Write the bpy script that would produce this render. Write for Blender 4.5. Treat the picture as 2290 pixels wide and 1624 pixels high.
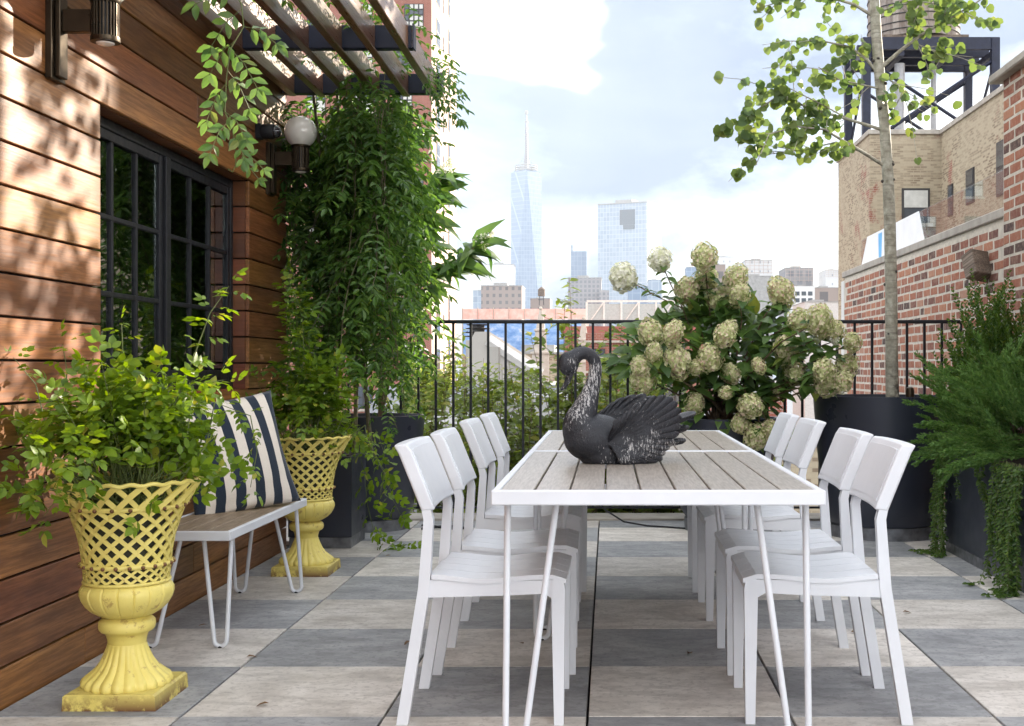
import bpy, bmesh, math, random
import numpy as np
from mathutils import Vector, Matrix, noise as mnoise

for o in list(bpy.data.objects):
    bpy.data.objects.remove(o, do_unlink=True)
SC = bpy.context.scene
COL = SC.collection
R = math.radians

# ------------------------------------------------------------------ camera
H = 1.047                      # eye height; x right, y away, z up
FPX, CX, CY = 2710.0, 1361.0, 821.0
cd = bpy.data.cameras.new('camera')
cd.sensor_width = 36.0
cd.lens = 36.0 * FPX / 2290.0
cd.shift_x = -216.0 / 2290.0
cd.shift_y = 9.0 / 2290.0
cd.clip_start = 0.05
cd.clip_end = 12000.0
cam = bpy.data.objects.new('camera', cd)
cam.location = (0, 0, H)
cam.rotation_euler = (R(90), 0, 0)
COL.objects.link(cam)
SC.camera = cam

def at(x, y, Y):
    """photo coordinate (2290 wide) at a chosen distance -> point in the place"""
    return Vector(((x - CX) / FPX * Y, Y, H - (y - CY) / FPX * Y))

# ------------------------------------------------------------------ light
SUN_AZ, SUN_EL = 42.0, 18.0     # azimuth from +y towards +x
sdir = Vector((math.sin(R(SUN_AZ)) * math.cos(R(SUN_EL)), math.cos(R(SUN_AZ)) * math.cos(R(SUN_EL)), math.sin(R(SUN_EL))))
sl = bpy.data.lights.new('sun', 'SUN')
sl.energy = 5.0
sl.angle = R(0.6)
sl.color = (1.0, 0.88, 0.72)
so = bpy.data.objects.new('sun', sl)
so.rotation_euler = sdir.to_track_quat('Z', 'Y').to_euler()
COL.objects.link(so)

W = bpy.data.worlds.new('World')
SC.world = W
W.use_nodes = True
SC.view_settings.view_transform = 'Standard'
SC.view_settings.look = 'None'
SC.view_settings.gamma = 1.0
SC.view_settings.use_curve_mapping = False
SC.view_settings.exposure = 1.9

def nd(nt, typ, ins=None, **props):
    n = nt.nodes.new(typ)
    for k, v in props.items():
        setattr(n, k, v)
    for k, v in (ins or {}).items():
        s = n.inputs[k]
        if isinstance(v, bpy.types.NodeSocket):
            nt.links.new(v, s)
        else:
            s.default_value = v
    return n

def ramp(nt, fac, stops, interp='LINEAR'):
    n = nt.nodes.new('ShaderNodeValToRGB')
    n.color_ramp.interpolation = interp
    el = n.color_ramp.elements
    while len(el) < len(stops):
        el.new(0.5)
    for e, (p, c) in zip(el, stops):
        e.position = p
        e.color = (c[0], c[1], c[2], 1) if not isinstance(c, (int, float)) else (c, c, c, 1)
    nt.links.new(fac, n.inputs[0])
    return n.outputs[0]

def mixc(nt, fac, a, b, blend='MIX'):
    n = nt.nodes.new('ShaderNodeMix')
    n.data_type = 'RGBA'
    n.blend_type = blend
    for s, v in ((n.inputs[0], fac), (n.inputs[6], a), (n.inputs[7], b)):
        if isinstance(v, bpy.types.NodeSocket):
            nt.links.new(v, s)
        elif isinstance(v, (int, float)):
            s.default_value = v
        else:
            s.default_value = (v[0], v[1], v[2], 1)
    return n.outputs[2]

def mth(nt, op, a, b=0.0):
    n = nt.nodes.new('ShaderNodeMath')
    n.operation = op
    for s, v in ((n.inputs[0], a), (n.inputs[1], b)):
        if isinstance(v, bpy.types.NodeSocket):
            nt.links.new(v, s)
        else:
            s.default_value = v
    return n.outputs[0]

# sky: Nishita air with a broken sheet of thin bright cloud, offset so its brightest part lies out of view as added fill
wt = W.node_tree
wt.nodes.clear()
sky = nd(wt, 'ShaderNodeTexSky', sky_type='NISHITA')
sky.sun_disc = False
sky.sun_elevation = R(SUN_EL)
sky.sun_rotation = R(SUN_AZ)
sky.altitude = 30
sky.air_density = 1.0
sky.dust_density = 1.4
sky.ozone_density = 1.5
tc = nd(wt, 'ShaderNodeTexCoord')
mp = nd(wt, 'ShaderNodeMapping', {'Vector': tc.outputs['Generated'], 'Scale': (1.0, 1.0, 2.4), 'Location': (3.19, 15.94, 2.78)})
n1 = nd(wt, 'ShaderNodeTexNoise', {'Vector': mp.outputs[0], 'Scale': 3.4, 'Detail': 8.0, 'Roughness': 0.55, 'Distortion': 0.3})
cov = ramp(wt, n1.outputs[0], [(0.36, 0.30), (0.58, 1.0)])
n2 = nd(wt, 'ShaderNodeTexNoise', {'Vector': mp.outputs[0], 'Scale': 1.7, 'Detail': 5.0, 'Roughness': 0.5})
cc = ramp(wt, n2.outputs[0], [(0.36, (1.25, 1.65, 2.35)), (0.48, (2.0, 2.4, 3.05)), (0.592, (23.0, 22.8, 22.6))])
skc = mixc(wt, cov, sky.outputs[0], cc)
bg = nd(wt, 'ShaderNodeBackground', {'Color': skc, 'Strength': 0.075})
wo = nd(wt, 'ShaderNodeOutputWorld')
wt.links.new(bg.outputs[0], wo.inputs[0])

try:
    SC.cycles.volume_bounces = 1
    SC.cycles.transparent_max_bounces = 16
    SC.cycles.max_bounces = 10
except Exception:
    pass

# ------------------------------------------------------------------ mesh helpers
rnd = random.Random(7)

class MB:
    def __init__(s):
        s.v = []; s.f = []
    def add(s, vs, fs):
        k = len(s.v)
        s.v += [tuple(p) for p in vs]
        s.f += [tuple(i + k for i in f) for f in fs]
        return s
    def box(s, x0, x1, y0, y1, z0, z1, c=0.0):
        if c <= 0:
            vs = [(x, y, z) for z in (z0, z1) for y in (y0, y1) for x in (x0, x1)]
            fs = [(0, 2, 3, 1), (4, 5, 7, 6), (0, 1, 5, 4), (2, 6, 7, 3), (0, 4, 6, 2), (1, 3, 7, 5)]
            return s.add(vs, fs)
        c = min(c, (x1 - x0) * .45, (y1 - y0) * .45, (z1 - z0) * .45)
        P = {}
        vs = []
        ex = (x0, x1); ey = (y0, y1); ez = (z0, z1)
        for i in (0, 1):
            for j in (0, 1):
                for k in (0, 1):
                    sx = c if i == 0 else -c; sy = c if j == 0 else -c; sz = c if k == 0 else -c
                    for a, p in enumerate(((ex[i], ey[j] + sy, ez[k] + sz), (ex[i] + sx, ey[j], ez[k] + sz), (ex[i] + sx, ey[j] + sy, ez[k]))):
                        P[i, j, k, a] = len(vs); vs.append(p)
        fs = [(P[0,0,0,0], P[0,0,1,0], P[0,1,1,0], P[0,1,0,0]), (P[1,0,0,0], P[1,1,0,0], P[1,1,1,0], P[1,0,1,0]),
              (P[0,0,0,1], P[1,0,0,1], P[1,0,1,1], P[0,0,1,1]), (P[0,1,0,1], P[0,1,1,1], P[1,1,1,1], P[1,1,0,1]),
              (P[0,0,0,2], P[0,1,0,2], P[1,1,0,2], P[1,0,0,2]), (P[0,0,1,2], P[1,0,1,2], P[1,1,1,2], P[0,1,1,2])]
        for a in (0, 1):
            for b in (0, 1):
                fs.append((P[0,a,b,1], P[1,a,b,1], P[1,a,b,2], P[0,a,b,2]))
                fs.append((P[a,0,b,0], P[a,1,b,0], P[a,1,b,2], P[a,0,b,2]))
                fs.append((P[a,b,0,0], P[a,b,1,0], P[a,b,1,1], P[a,b,0,1]))
                for d in (0, 1):
                    fs.append((P[a,b,d,0], P[a,b,d,1], P[a,b,d,2]))
        return s.add(vs, fs)
    def prism(s, poly, axis, a, b):
        """2D polygon extruded along axis from a to b"""
        n = len(poly)
        def pt(p, t):
            return {'x': (t, p[0], p[1]), 'y': (p[0], t, p[1]), 'z': (p[0], p[1], t)}[axis]
        vs = [pt(p, a) for p in poly] + [pt(p, b) for p in poly]
        fs = [tuple(range(n - 1, -1, -1)), tuple(range(n, 2 * n))]
        fs += [(i, (i + 1) % n, n + (i + 1) % n, n + i) for i in range(n)]
        return s.add(vs, fs)
    def tube(s, pts, rad, n=8, closed=False, flat=None):
        pts = [Vector(p) for p in pts]
        m = len(pts)
        if isinstance(rad, (int, float)):
            rad = [rad] * m
        ups = None
        vs = []
        for i, p in enumerate(pts):
            if closed:
                t = pts[(i + 1) % m] - pts[i - 1]
            else:
                t = pts[min(i + 1, m - 1)] - pts[max(i - 1, 0)]
            t.normalize()
            if ups is None:
                ups = Vector((0, 0, 1)) if abs(t.z) < .9 else Vector((1, 0, 0))
            a = t.cross(ups); a.normalize()
            b = a.cross(t); ups = b
            for k in range(n):
                an = 2 * math.pi * k / n
                vs.append(p + a * (math.cos(an) * rad[i]) + b * (math.sin(an) * rad[i] * (flat or 1)))
        fs = []
        for i in range(m if closed else m - 1):
            j = (i + 1) % m
            for k in range(n):
                l = (k + 1) % n
                fs.append((i * n + k, i * n + l, j * n + l, j * n + k))
        if not closed:
            fs.append(tuple(range(n - 1, -1, -1)))
            fs.append(tuple((m - 1) * n + k for k in range(n)))
        return s.add(vs, fs)
    def lathe(s, prof, n=32, mod=None, cx=0, cy=0, cap=True):
        vs = []
        for i, (r, z) in enumerate(prof):
            for k in range(n):
                a = 2 * math.pi * k / n
                rr = r * (mod(i, a) if mod else 1)
                vs.append((cx + rr * math.cos(a), cy + rr * math.sin(a), z))
        fs = []
        for i in range(len(prof) - 1):
            for k in range(n):
                l = (k + 1) % n
                fs.append((i * n + k, i * n + l, (i + 1) * n + l, (i + 1) * n + k))
        if cap:
            fs.append(tuple(range(n - 1, -1, -1)))
            fs.append(tuple((len(prof) - 1) * n + k for k in range(n)))
        return s.add(vs, fs)
    def ball(s, c, r, n=16, m=10, sc=(1, 1, 1)):
        vs = [(c[0], c[1], c[2] - r * sc[2])]
        for i in range(1, m):
            b = -math.pi / 2 + math.pi * i / m
            for k in range(n):
                a = 2 * math.pi * k / n
                vs.append((c[0] + r * sc[0] * math.cos(a) * math.cos(b), c[1] + r * sc[1] * math.sin(a) * math.cos(b), c[2] + r * sc[2] * math.sin(b)))
        vs.append((c[0], c[1], c[2] + r * sc[2]))
        fs = [(0, 1 + (k + 1) % n, 1 + k) for k in range(n)]
        for i in range(m - 2):
            for k in range(n):
                l = (k + 1) % n
                fs.append((1 + i * n + k, 1 + i * n + l, 1 + (i + 1) * n + l, 1 + (i + 1) * n + k))
        e = len(vs) - 1; o = 1 + (m - 2) * n
        fs += [(o + k, o + (k + 1) % n, e) for k in range(n)]
        return s.add(vs, fs)
    def mesh(s, name, mat=None, smooth=False, fix=True):
        me = bpy.data.meshes.new(name)
        me.from_pydata(s.v, [], s.f)
        if fix:
            b = bmesh.new(); b.from_mesh(me)
            bmesh.ops.recalc_face_normals(b, faces=b.faces)
            b.to_mesh(me); b.free()
        if mat is not None:
            me.materials.append(mat)
        if smooth:
            me.polygons.foreach_set('use_smooth', [True] * len(me.polygons))
            me.set_sharp_from_angle(angle=R(40))
        return me
    def build(s, name, mat, parent=None, smooth=False, loc=None, fix=True):
        return link(name, s.mesh(name, mat, smooth, fix), parent, loc)

def link(name, me, parent=None, loc=None, rot=None, scale=None):
    o = bpy.data.objects.new(name, me)
    COL.objects.link(o)
    if parent is not None:
        o.parent = parent
    if loc is not None:
        o.location = loc
    if rot is not None:
        o.rotation_euler = rot
    if scale is not None:
        o.scale = scale
    return o

def tag(o, label=None, cat=None, group=None, kind=None):
    if label: o['label'] = label
    if cat: o['category'] = cat
    if group: o['group'] = group
    if kind: o['kind'] = kind
    return o

def thing(name, label, cat, loc=(0, 0, 0), rotz=0.0, group=None):
    o = link(name, None, None, loc)
    o.rotation_euler = (0, 0, rotz)
    o.empty_display_size = .1
    return tag(o, label, cat, group)

def copy_tree(o, parent=None):
    c = o.copy()
    COL.objects.link(c)
    c.parent = parent
    for ch in list(o.children):
        copy_tree(ch, c)
    return c
# ------------------------------------------------------------------ materials
def newmat(name):
    m = bpy.data.materials.new(name)
    m.use_nodes = True
    nt = m.node_tree
    nt.nodes.clear()
    out = nd(nt, 'ShaderNodeOutputMaterial')
    b = nd(nt, 'ShaderNodeBsdfPrincipled')
    nt.links.new(b.outputs[0], out.inputs[0])
    return m, nt, b, out

def setc(nt, b, v):
    if isinstance(v, bpy.types.NodeSocket):
        nt.links.new(v, b.inputs['Base Color'])
    else:
        b.inputs['Base Color'].default_value = (v[0], v[1], v[2], 1)

def bump(nt, b, h, strength=.3, dist=.01):
    n = nd(nt, 'ShaderNodeBump', {'Height': h, 'Strength': strength, 'Distance': dist})
    nt.links.new(n.outputs[0], b.inputs['Normal'])

def objvec(nt, scale=(1, 1, 1), jitter=True):
    t = nd(nt, 'ShaderNodeTexCoord')
    v = t.outputs['Object']
    if jitter:
        oi = nd(nt, 'ShaderNodeObjectInfo')
        j = nd(nt, 'ShaderNodeVectorMath', {0: v, 1: nd(nt, 'ShaderNodeCombineXYZ', {'X': mth(nt, 'MULTIPLY', oi.outputs['Random'], 37.0), 'Y': mth(nt, 'MULTIPLY', oi.outputs['Random'], 91.0), 'Z': mth(nt, 'MULTIPLY', oi.outputs['Random'], 53.0)}).outputs[0]}, operation='ADD')
        v = j.outputs[0]
    return nd(nt, 'ShaderNodeMapping', {'Vector': v, 'Scale': scale}).outputs[0]

def noise(nt, vec, scale, detail=4.0, rough=.55, dist=0.0):
    return nd(nt, 'ShaderNodeTexNoise', {'Vector': vec, 'Scale': scale, 'Detail': detail, 'Roughness': rough, 'Distortion': dist}).outputs[0]

def rand01(nt):
    """one random number per object and per loose piece"""
    oi = nd(nt, 'ShaderNodeObjectInfo')
    g = nd(nt, 'ShaderNodeNewGeometry')
    return mth(nt, 'FRACT', mth(nt, 'ADD', mth(nt, 'MULTIPLY', oi.outputs['Random'], 7.31), mth(nt, 'MULTIPLY', g.outputs['Random Per Island'], 3.17)))

def plain(name, col, rough=.5, metal=0.0, var=.12, scale=6.0, bmp=0.0, bscale=60.0, spec=.5, coat=0.0):
    m, nt, b, o = newmat(name)
    v = objvec(nt, jitter=False)
    n = noise(nt, v, scale, 5)
    lo = tuple(c * (1 - var) for c in col); hi = tuple(min(1, c * (1 + var)) for c in col)
    setc(nt, b, ramp(nt, n, [(.3, lo), (.7, hi)]))
    b.inputs['Roughness'].default_value = rough
    rr = ramp(nt, noise(nt, v, scale * 3, 3), [(.3, max(.03, rough - .07)), (.7, min(1, rough + .09))])
    nt.links.new(rr, b.inputs['Roughness'])
    b.inputs['Metallic'].default_value = metal
    b.inputs['Specular IOR Level'].default_value = spec
    b.inputs['Coat Weight'].default_value = coat
    if bmp:
        bump(nt, b, noise(nt, v, bscale, 4), bmp, .004)
    return m

def woodmat(name, c_dark, c_mid, c_light, axis, rough=.42, grain=1.0, tone=.35, spec=.5):
    m, nt, b, o = newmat(name)
    sc = {'x': (1, 9, 9), 'y': (9, 1, 9), 'z': (9, 9, 1)}[axis]
    v = objvec(nt, sc)
    oi = nd(nt, 'ShaderNodeObjectInfo').outputs['Random']
    big = noise(nt, v, .55, 3, .5, .6)
    w = nd(nt, 'ShaderNodeTexWave', {'Vector': v, 'Scale': .35, 'Distortion': 9.0, 'Detail': 3.0, 'Detail Scale': .8}, wave_type='BANDS', bands_direction={'x': 'Z', 'y': 'Z', 'z': 'X'}[axis]).outputs[1]
    fine_v = objvec(nt, tuple(3 if s == 1 else 60 for s in sc))
    fine = noise(nt, fine_v, 1.6, 5, .65)
    c1 = ramp(nt, big, [(.3, c_dark), (.5, c_mid), (.72, c_light)])
    c2 = mixc(nt, mth(nt, 'MULTIPLY', ramp(nt, w, [(.45, 0), (.95, 1)]), .32 * grain), c1, c_dark)
    c3 = mixc(nt, mth(nt, 'MULTIPLY', ramp(nt, fine, [(.42, 1), (.6, 0)]), .45 * grain), c2, tuple(c * .55 for c in c_dark))
    hs = nd(nt, 'ShaderNodeHueSaturation', {'Color': c3, 'Hue': mth(nt, 'ADD', .49, mth(nt, 'MULTIPLY', oi, .022)), 'Value': mth(nt, 'ADD', 1 - tone / 2, mth(nt, 'MULTIPLY', mth(nt, 'FRACT', mth(nt, 'MULTIPLY', oi, 13.7)), tone))})
    setc(nt, b, hs.outputs[0])
    nt.links.new(ramp(nt, fine, [(.3, rough + .12), (.7, rough - .06)]), b.inputs['Roughness'])
    b.inputs['Specular IOR Level'].default_value = spec
    bump(nt, b, fine, .18, .003)
    return m

def leafmat(name, ca, cb, cc, trans=.42, tcol=None, rough=.42):
    m, nt, b, o = newmat(name)
    r = rand01(nt)
    v = objvec(nt, jitter=True)
    col = ramp(nt, r, [(0.0, ca), (.55, cb), (.93, cb), (1.0, cc)])
    col = mixc(nt, mth(nt, 'MULTIPLY', noise(nt, v, 9, 2), .35), col, tuple(c * .6 for c in ca))
    setc(nt, b, col)
    b.inputs['Roughness'].default_value = rough
    b.inputs['Specular IOR Level'].default_value = .38
    hs = nd(nt, 'ShaderNodeHueSaturation', {'Color': col, 'Hue': .485, 'Saturation': 1.1, 'Value': 1.7})
    t = nd(nt, 'ShaderNodeBsdfTranslucent', {'Color': hs.outputs[0]})
    mx = nd(nt, 'ShaderNodeMixShader', {0: trans, 1: b.outputs[0], 2: t.outputs[0]})
    nt.links.new(mx.outputs[0], o.inputs[0])
    return m

MAT = {}
MAT['plank'] = woodmat('plank_wood', (.135, .046, .014), (.262, .100, .029), (.37, .158, .050), 'y', .38, 1.2, .5)
MAT['jamb'] = woodmat('jamb_wood', (.10, .028, .010), (.17, .050, .018), (.23, .078, .028), 'x', .40, .8, .3)
MAT['rafter'] = woodmat('rafter_wood', (.10, .040, .022), (.17, .075, .042), (.23, .11, .066), 'y', .30, .6, .25, .7)
MAT['gap_black'] = plain('shadow_membrane', (.012, .010, .009), .9, var=.2)
MAT['black_steel'] = plain('black_powder_coat', (.010, .011, .014), .46, var=.25, scale=9, spec=.32)
MAT['blue_steel'] = plain('blue_black_steel', (.012, .015, .032), .50, var=.25, scale=5, spec=.3)
MAT['white'] = plain('white_powder_coat', (.63, .65, .685), .42, var=.05, scale=5, bmp=.05, bscale=400)
MAT['white2'] = plain('white_backrest', (.62, .64, .675), .45, var=.045, scale=4, bmp=.06, bscale=500)
MAT['bronze'] = plain('dark_bronze', (.060, .044, .028), .34, .85, .22, 12)
MAT['planter'] = plain('blue_black_planter', (.026, .030, .044), .34, var=.06, scale=2, spec=.5)
MAT['lead'] = plain('lead_skirt', (.17, .175, .19), .42, .7, .45, 14, .2, 30)
MAT['soil'] = plain('soil', (.035, .024, .016), .95, var=.5, scale=60, bmp=.8, bscale=90)
MAT['stem'] = plain('green_stem', (.10, .13, .035), .6, var=.35, scale=30)
MAT['bark'] = plain('brown_twig', (.13, .085, .05), .75, var=.35, scale=40, bmp=.3, bscale=80)
MAT['vinestem'] = plain('vine_stem', (.12, .10, .055), .7, var=.3, scale=30)

# globe glass: opal white
m, nt, b, o = newmat('opal_glass')
setc(nt, b, (.80, .77, .72)); b.inputs['Roughness'].default_value = .12
b.inputs['Subsurface Weight'].default_value = .5; b.inputs['Subsurface Radius'].default_value = (.05, .05, .045); b.inputs['Coat Weight'].default_value = .6; b.inputs['Coat Roughness'].default_value = .04
MAT['opal'] = m

# clear panes: coloured transparency plus sharp reflection
def glassmat(name, tint, ior=1.5, extra=0.0):
    m, nt, b, o = newmat(name)
    bf = nd(nt, 'ShaderNodeNewGeometry').outputs['Backfacing']
    fr = nd(nt, 'ShaderNodeFresnel', {'IOR': mth(nt, 'ADD', ior, mth(nt, 'MULTIPLY', bf, 1 / ior - ior))})
    f = mth(nt, 'ADD', fr.outputs[0], extra)
    tr = nd(nt, 'ShaderNodeBsdfTransparent', {'Color': (*tint, 1)})
    gl = nd(nt, 'ShaderNodeBsdfGlossy', {'Color': (.95, .97, 1, 1), 'Roughness': .01})
    mx = nd(nt, 'ShaderNodeMixShader', {0: f, 1: tr.outputs[0], 2: gl.outputs[0]})
    nt.links.new(mx.outputs[0], o.inputs[0])
    return m
MAT['pane'] = glassmat('window_glass', (.50, .55, .53), 1.55, .16)
MAT['balustrade_glass'] = glassmat('balustrade_glass', (.90, .93, .92), 1.25, .03)

# paving
def tilemat(name, lo, mid, hi):
    m, nt, b, o = newmat(name)
    v = objvec(nt, (1, 1, 1)); vs = nd(nt, 'ShaderNodeMapping', {'Vector': objvec(nt, (1, 1, 1)), 'Rotation': (0, 0, R(32)), 'Scale': (5.0, 12, 1)}).outputs[0]
    a = noise(nt, v, 3.2, 8, .7, .6)
    s = noise(nt, vs, 1.3, 6, .65)
    sp = noise(nt, v, 46, 5, .7)
    c = ramp(nt, a, [(.34, lo), (.5, mid), (.66, hi)])
    c = mixc(nt, mth(nt, 'MULTIPLY', ramp(nt, s, [(.40, 1), (.54, 0)]), .45), c, tuple(x * .72 for x in lo))
    c = mixc(nt, mth(nt, 'MULTIPLY', ramp(nt, sp, [(.38, 1), (.48, 0)]), .45), c, tuple(x * .6 for x in lo))
    # dried water marks and dirt
    st = noise(nt, v, 1.1, 5, .6)
    c = mixc(nt, mth(nt, 'MULTIPLY', ramp(nt, st, [(.62, 0), (.70, 1)]), .30), c, tuple(x * .62 for x in lo))
    oi = nd(nt, 'ShaderNodeObjectInfo').outputs['Random']
    hs = nd(nt, 'ShaderNodeHueSaturation', {'Color': c, 'Value': mth(nt, 'ADD', .9, mth(nt, 'MULTIPLY', oi, .2))})
    setc(nt, b, hs.outputs[0])
    nt.links.new(ramp(nt, a, [(.3, .5), (.7, .66)]), b.inputs['Roughness'])
    b.inputs['Specular IOR Level'].default_value = .35
    bump(nt, b, s, .12, .003)
    return m
MAT['tile_light'] = tilemat('beige_travertine', (.45, .415, .375), (.58, .545, .50), (.67, .635, .59))
MAT['tile_dark'] = tilemat('grey_slate', (.235, .240, .25), (.325, .330, .338), (.42, .422, .425))

# yellow painted iron with rust
def yellowmat():
    m, nt, b, o = newmat('yellow_painted_iron')
    v = objvec(nt, jitter=False)
    n = noise(nt, v, 7, 5)
    c = ramp(nt, n, [(.3, (.60, .49, .115)), (.7, (.70, .59, .17))])
    dirt = noise(nt, v, 26, 6, .7)
    c = mixc(nt, mth(nt, 'MULTIPLY', ramp(nt, dirt, [(.58, 0), (.66, 1)]), .65), c, (.25, .13, .04))
    sep = nd(nt, 'ShaderNodeSeparateXYZ', {0: v})
    low = ramp(nt, sep.outputs[2], [(.0, 1), (.052, .12), (.06, 0)])
    rust = mth(nt, 'MULTIPLY', low, ramp(nt, noise(nt, v, 17, 6, .7), [(.40, 0), (.52, 1)]))
    c = mixc(nt, rust, c, (.13, .05, .018))
    setc(nt, b, c)
    b.inputs['Roughness'].default_value = .5
    bump(nt, b, noise(nt, v, 90, 4), .15, .003)
    return m
MAT['yellow'] = yellowmat()

# composite slats with a pressed grain
def slatmat(name, lo, hi, axis, rough=.45):
    m, nt, b, o = newmat(name)
    sc = (70, 5, 1) if axis == 'y' else (5, 70, 1)
    v = objvec(nt, sc)
    n = noise(nt, v, 2.2, 4, .6)
    big = noise(nt, objvec(nt, (1, 1, 1)), 3, 4)
    c = ramp(nt, n, [(.36, lo), (.62, hi)])
    c = mixc(nt, mth(nt, 'MULTIPLY', big, .25), c, lo)
    setc(nt, b, c)
    b.inputs['Roughness'].default_value = rough
    bump(nt, b, n, .35, .003)
    return m
MAT['table_slat'] = slatmat('taupe_composite', (.24, .208, .175), (.39, .35, .305), 'y', .36)
MAT['bench_slat'] = slatmat('tan_composite', (.15, .105, .062), (.30, .225, .145), 'y', .5)

# bricks, mortar
def brickmat():
    m, nt, b, o = newmat('old_red_brick')
    r = rand01(nt)
    v = objvec(nt, (1, 1, 1))
    c = ramp(nt, r, [(0, (.04, .027, .025)), (.05, (.11, .046, .036)), (.25, (.22, .072, .044)), (.5, (.31, .108, .058)), (.72, (.27, .092, .055)), (.88, (.37, .15, .078)), (1, (.34, .19, .13))])
    n = noise(nt, v, 26, 6, .65)
    c = mixc(nt, mth(nt, 'MULTIPLY', ramp(nt, n, [(.45, 0), (.72, 1)]), .45), c, (.44, .30, .22))
    st = noise(nt, objvec(nt, (1, 60, 3)), 1.3, 3)
    c = mixc(nt, mth(nt, 'MULTIPLY', ramp(nt, st, [(.6, 0), (.7, 1)]), .3), c, (.10, .04, .03))
    setc(nt, b, c)
    b.inputs['Roughness'].default_value = .85
    bump(nt, b, n, .5, .006)
    return m
MAT['brick'] = brickmat()
MAT['mortar'] = plain('lime_mortar', (.50, .455, .385), .9, var=.18, scale=14, bmp=.5, bscale=60)
MAT['coping'] = plain('grey_stone_coping', (.34, .31, .27), .8, var=.2, scale=6, bmp=.3, bscale=40)
MAT['concrete'] = plain('concrete', (.29, .285, .275), .85, var=.2, scale=.8, bmp=.2)
MAT['oldwood'] = woodmat('weathered_beam', (.09, .065, .045), (.20, .155, .115), (.30, .245, .19), 'y', .8, 1.4, .1)

# leaves
MAT['leaf_rose'] = leafmat('shrub_leaf', (.078, .150, .014), (.175, .280, .026), (.34, .33, .05), .42)
MAT['leaf_sprig'] = leafmat('sprig_leaf', (.055, .125, .030), (.115, .20, .050), (.20, .24, .06), .40)
MAT['leaf_vine'] = leafmat('vine_leaf', (.042, .104, .024), (.100, .195, .038), (.19, .27, .05), .45, rough=.36)
MAT['leaf_aspen'] = leafmat('aspen_leaf', (.055, .102, .032), (.120, .175, .044), (.19, .22, .05), .42, rough=.45)
MAT['leaf_hyd'] = leafmat('hydrangea_leaf', (.050, .105, .026), (.105, .185, .042), (.20, .22, .04), .36)
MAT['leaf_big'] = leafmat('long_leaf', (.040, .098, .022), (.085, .165, .034), (.15, .22, .05), .42)
MAT['leaf_jun'] = leafmat('juniper_needle', (.060, .140, .034), (.125, .235, .055), (.22, .31, .08), .32, rough=.6)
MAT['leaf_box'] = leafmat('boxwood_leaf', (.035, .085, .018), (.085, .150, .026), (.18, .24, .04), .35, rough=.35)
MAT['leaf_back'] = leafmat('garden_leaf', (.10, .155, .026), (.195, .255, .045), (.36, .33, .09), .45)
MAT['leaf_dry'] = leafmat('dry_leaf', (.12, .06, .02), (.20, .11, .04), (.25, .15, .06), .2)

def floretmat(name, stops):
    m, nt, b, o = newmat(name)
    c = ramp(nt, rand01(nt), stops)
    setc(nt, b, c); b.inputs['Roughness'].default_value = .6; b.inputs['Specular IOR Level'].default_value = .25
    t = nd(nt, 'ShaderNodeBsdfTranslucent', {'Color': c})
    mx = nd(nt, 'ShaderNodeMixShader', {0: .3, 1: b.outputs[0], 2: t.outputs[0]})
    nt.links.new(mx.outputs[0], o.inputs[0])
    return m
MAT['floret'] = floretmat('antique_floret', [(0, (.34, .38, .14)), (.35, (.52, .54, .26)), (.7, (.68, .65, .40)), (.9, (.70, .58, .43)), (1, (.60, .40, .31))])
MAT['floret_white'] = floretmat('cream_floret', [(0, (.62, .64, .40)), (.4, (.78, .77, .62)), (1, (.85, .83, .74))])
# ------------------------------------------------------------------ terrace floor
WX = -1.86                       # face of the timber wall
RY = 8.30                        # railing line
floor = MB().box(-2.75, 2.47, -1.5, 8.62, -.60, -.03).build('terrace_floor', MAT['gap_black'])
tag(floor, kind='structure')
TS = .61
tl = {}
for dark in (0, 1):
    tl[dark] = MB().box(-TS / 2 + .0038, TS / 2 - .0038, -TS / 2 + .0012, TS / 2 - .0012, -.025, 0, .0018).mesh('tile', MAT['tile_dark' if dark else 'tile_light'])
for i in range(-5, 5):
    for j in range(-8, 8):
        x = -.0635 + TS * (i + .5); y = 3.63 + TS * (j + .5)
        x0 = max(x - TS / 2, WX + .004 if y < 7.3 else -2.70); x1 = min(x + TS / 2, 2.42); y1 = min(y + TS / 2, 8.26)
        if x1 - x0 < .03 or y1 - (y - TS / 2) < .03:
            continue
        dark = (i + j) % 2
        full = x0 == x - TS / 2 and x1 == x + TS / 2 and y1 == y + TS / 2
        dz = rnd.uniform(-.0012, .0008)
        if full:
            link('tile', tl[dark], floor, (x, y, dz))
        else:
            MB().box(x0 - x + .0038, x1 - x - .0038, -TS / 2 + .0012, y1 - y - .0012, -.025, 0, .0018).build('tile', MAT['tile_dark' if dark else 'tile_light'], floor, loc=(x, y, dz))
MB().box(-2.74, 2.45, 8.275, 8.60, -.028, .012, .004).build('edge_kerb', MAT['coping'], floor)

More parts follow.
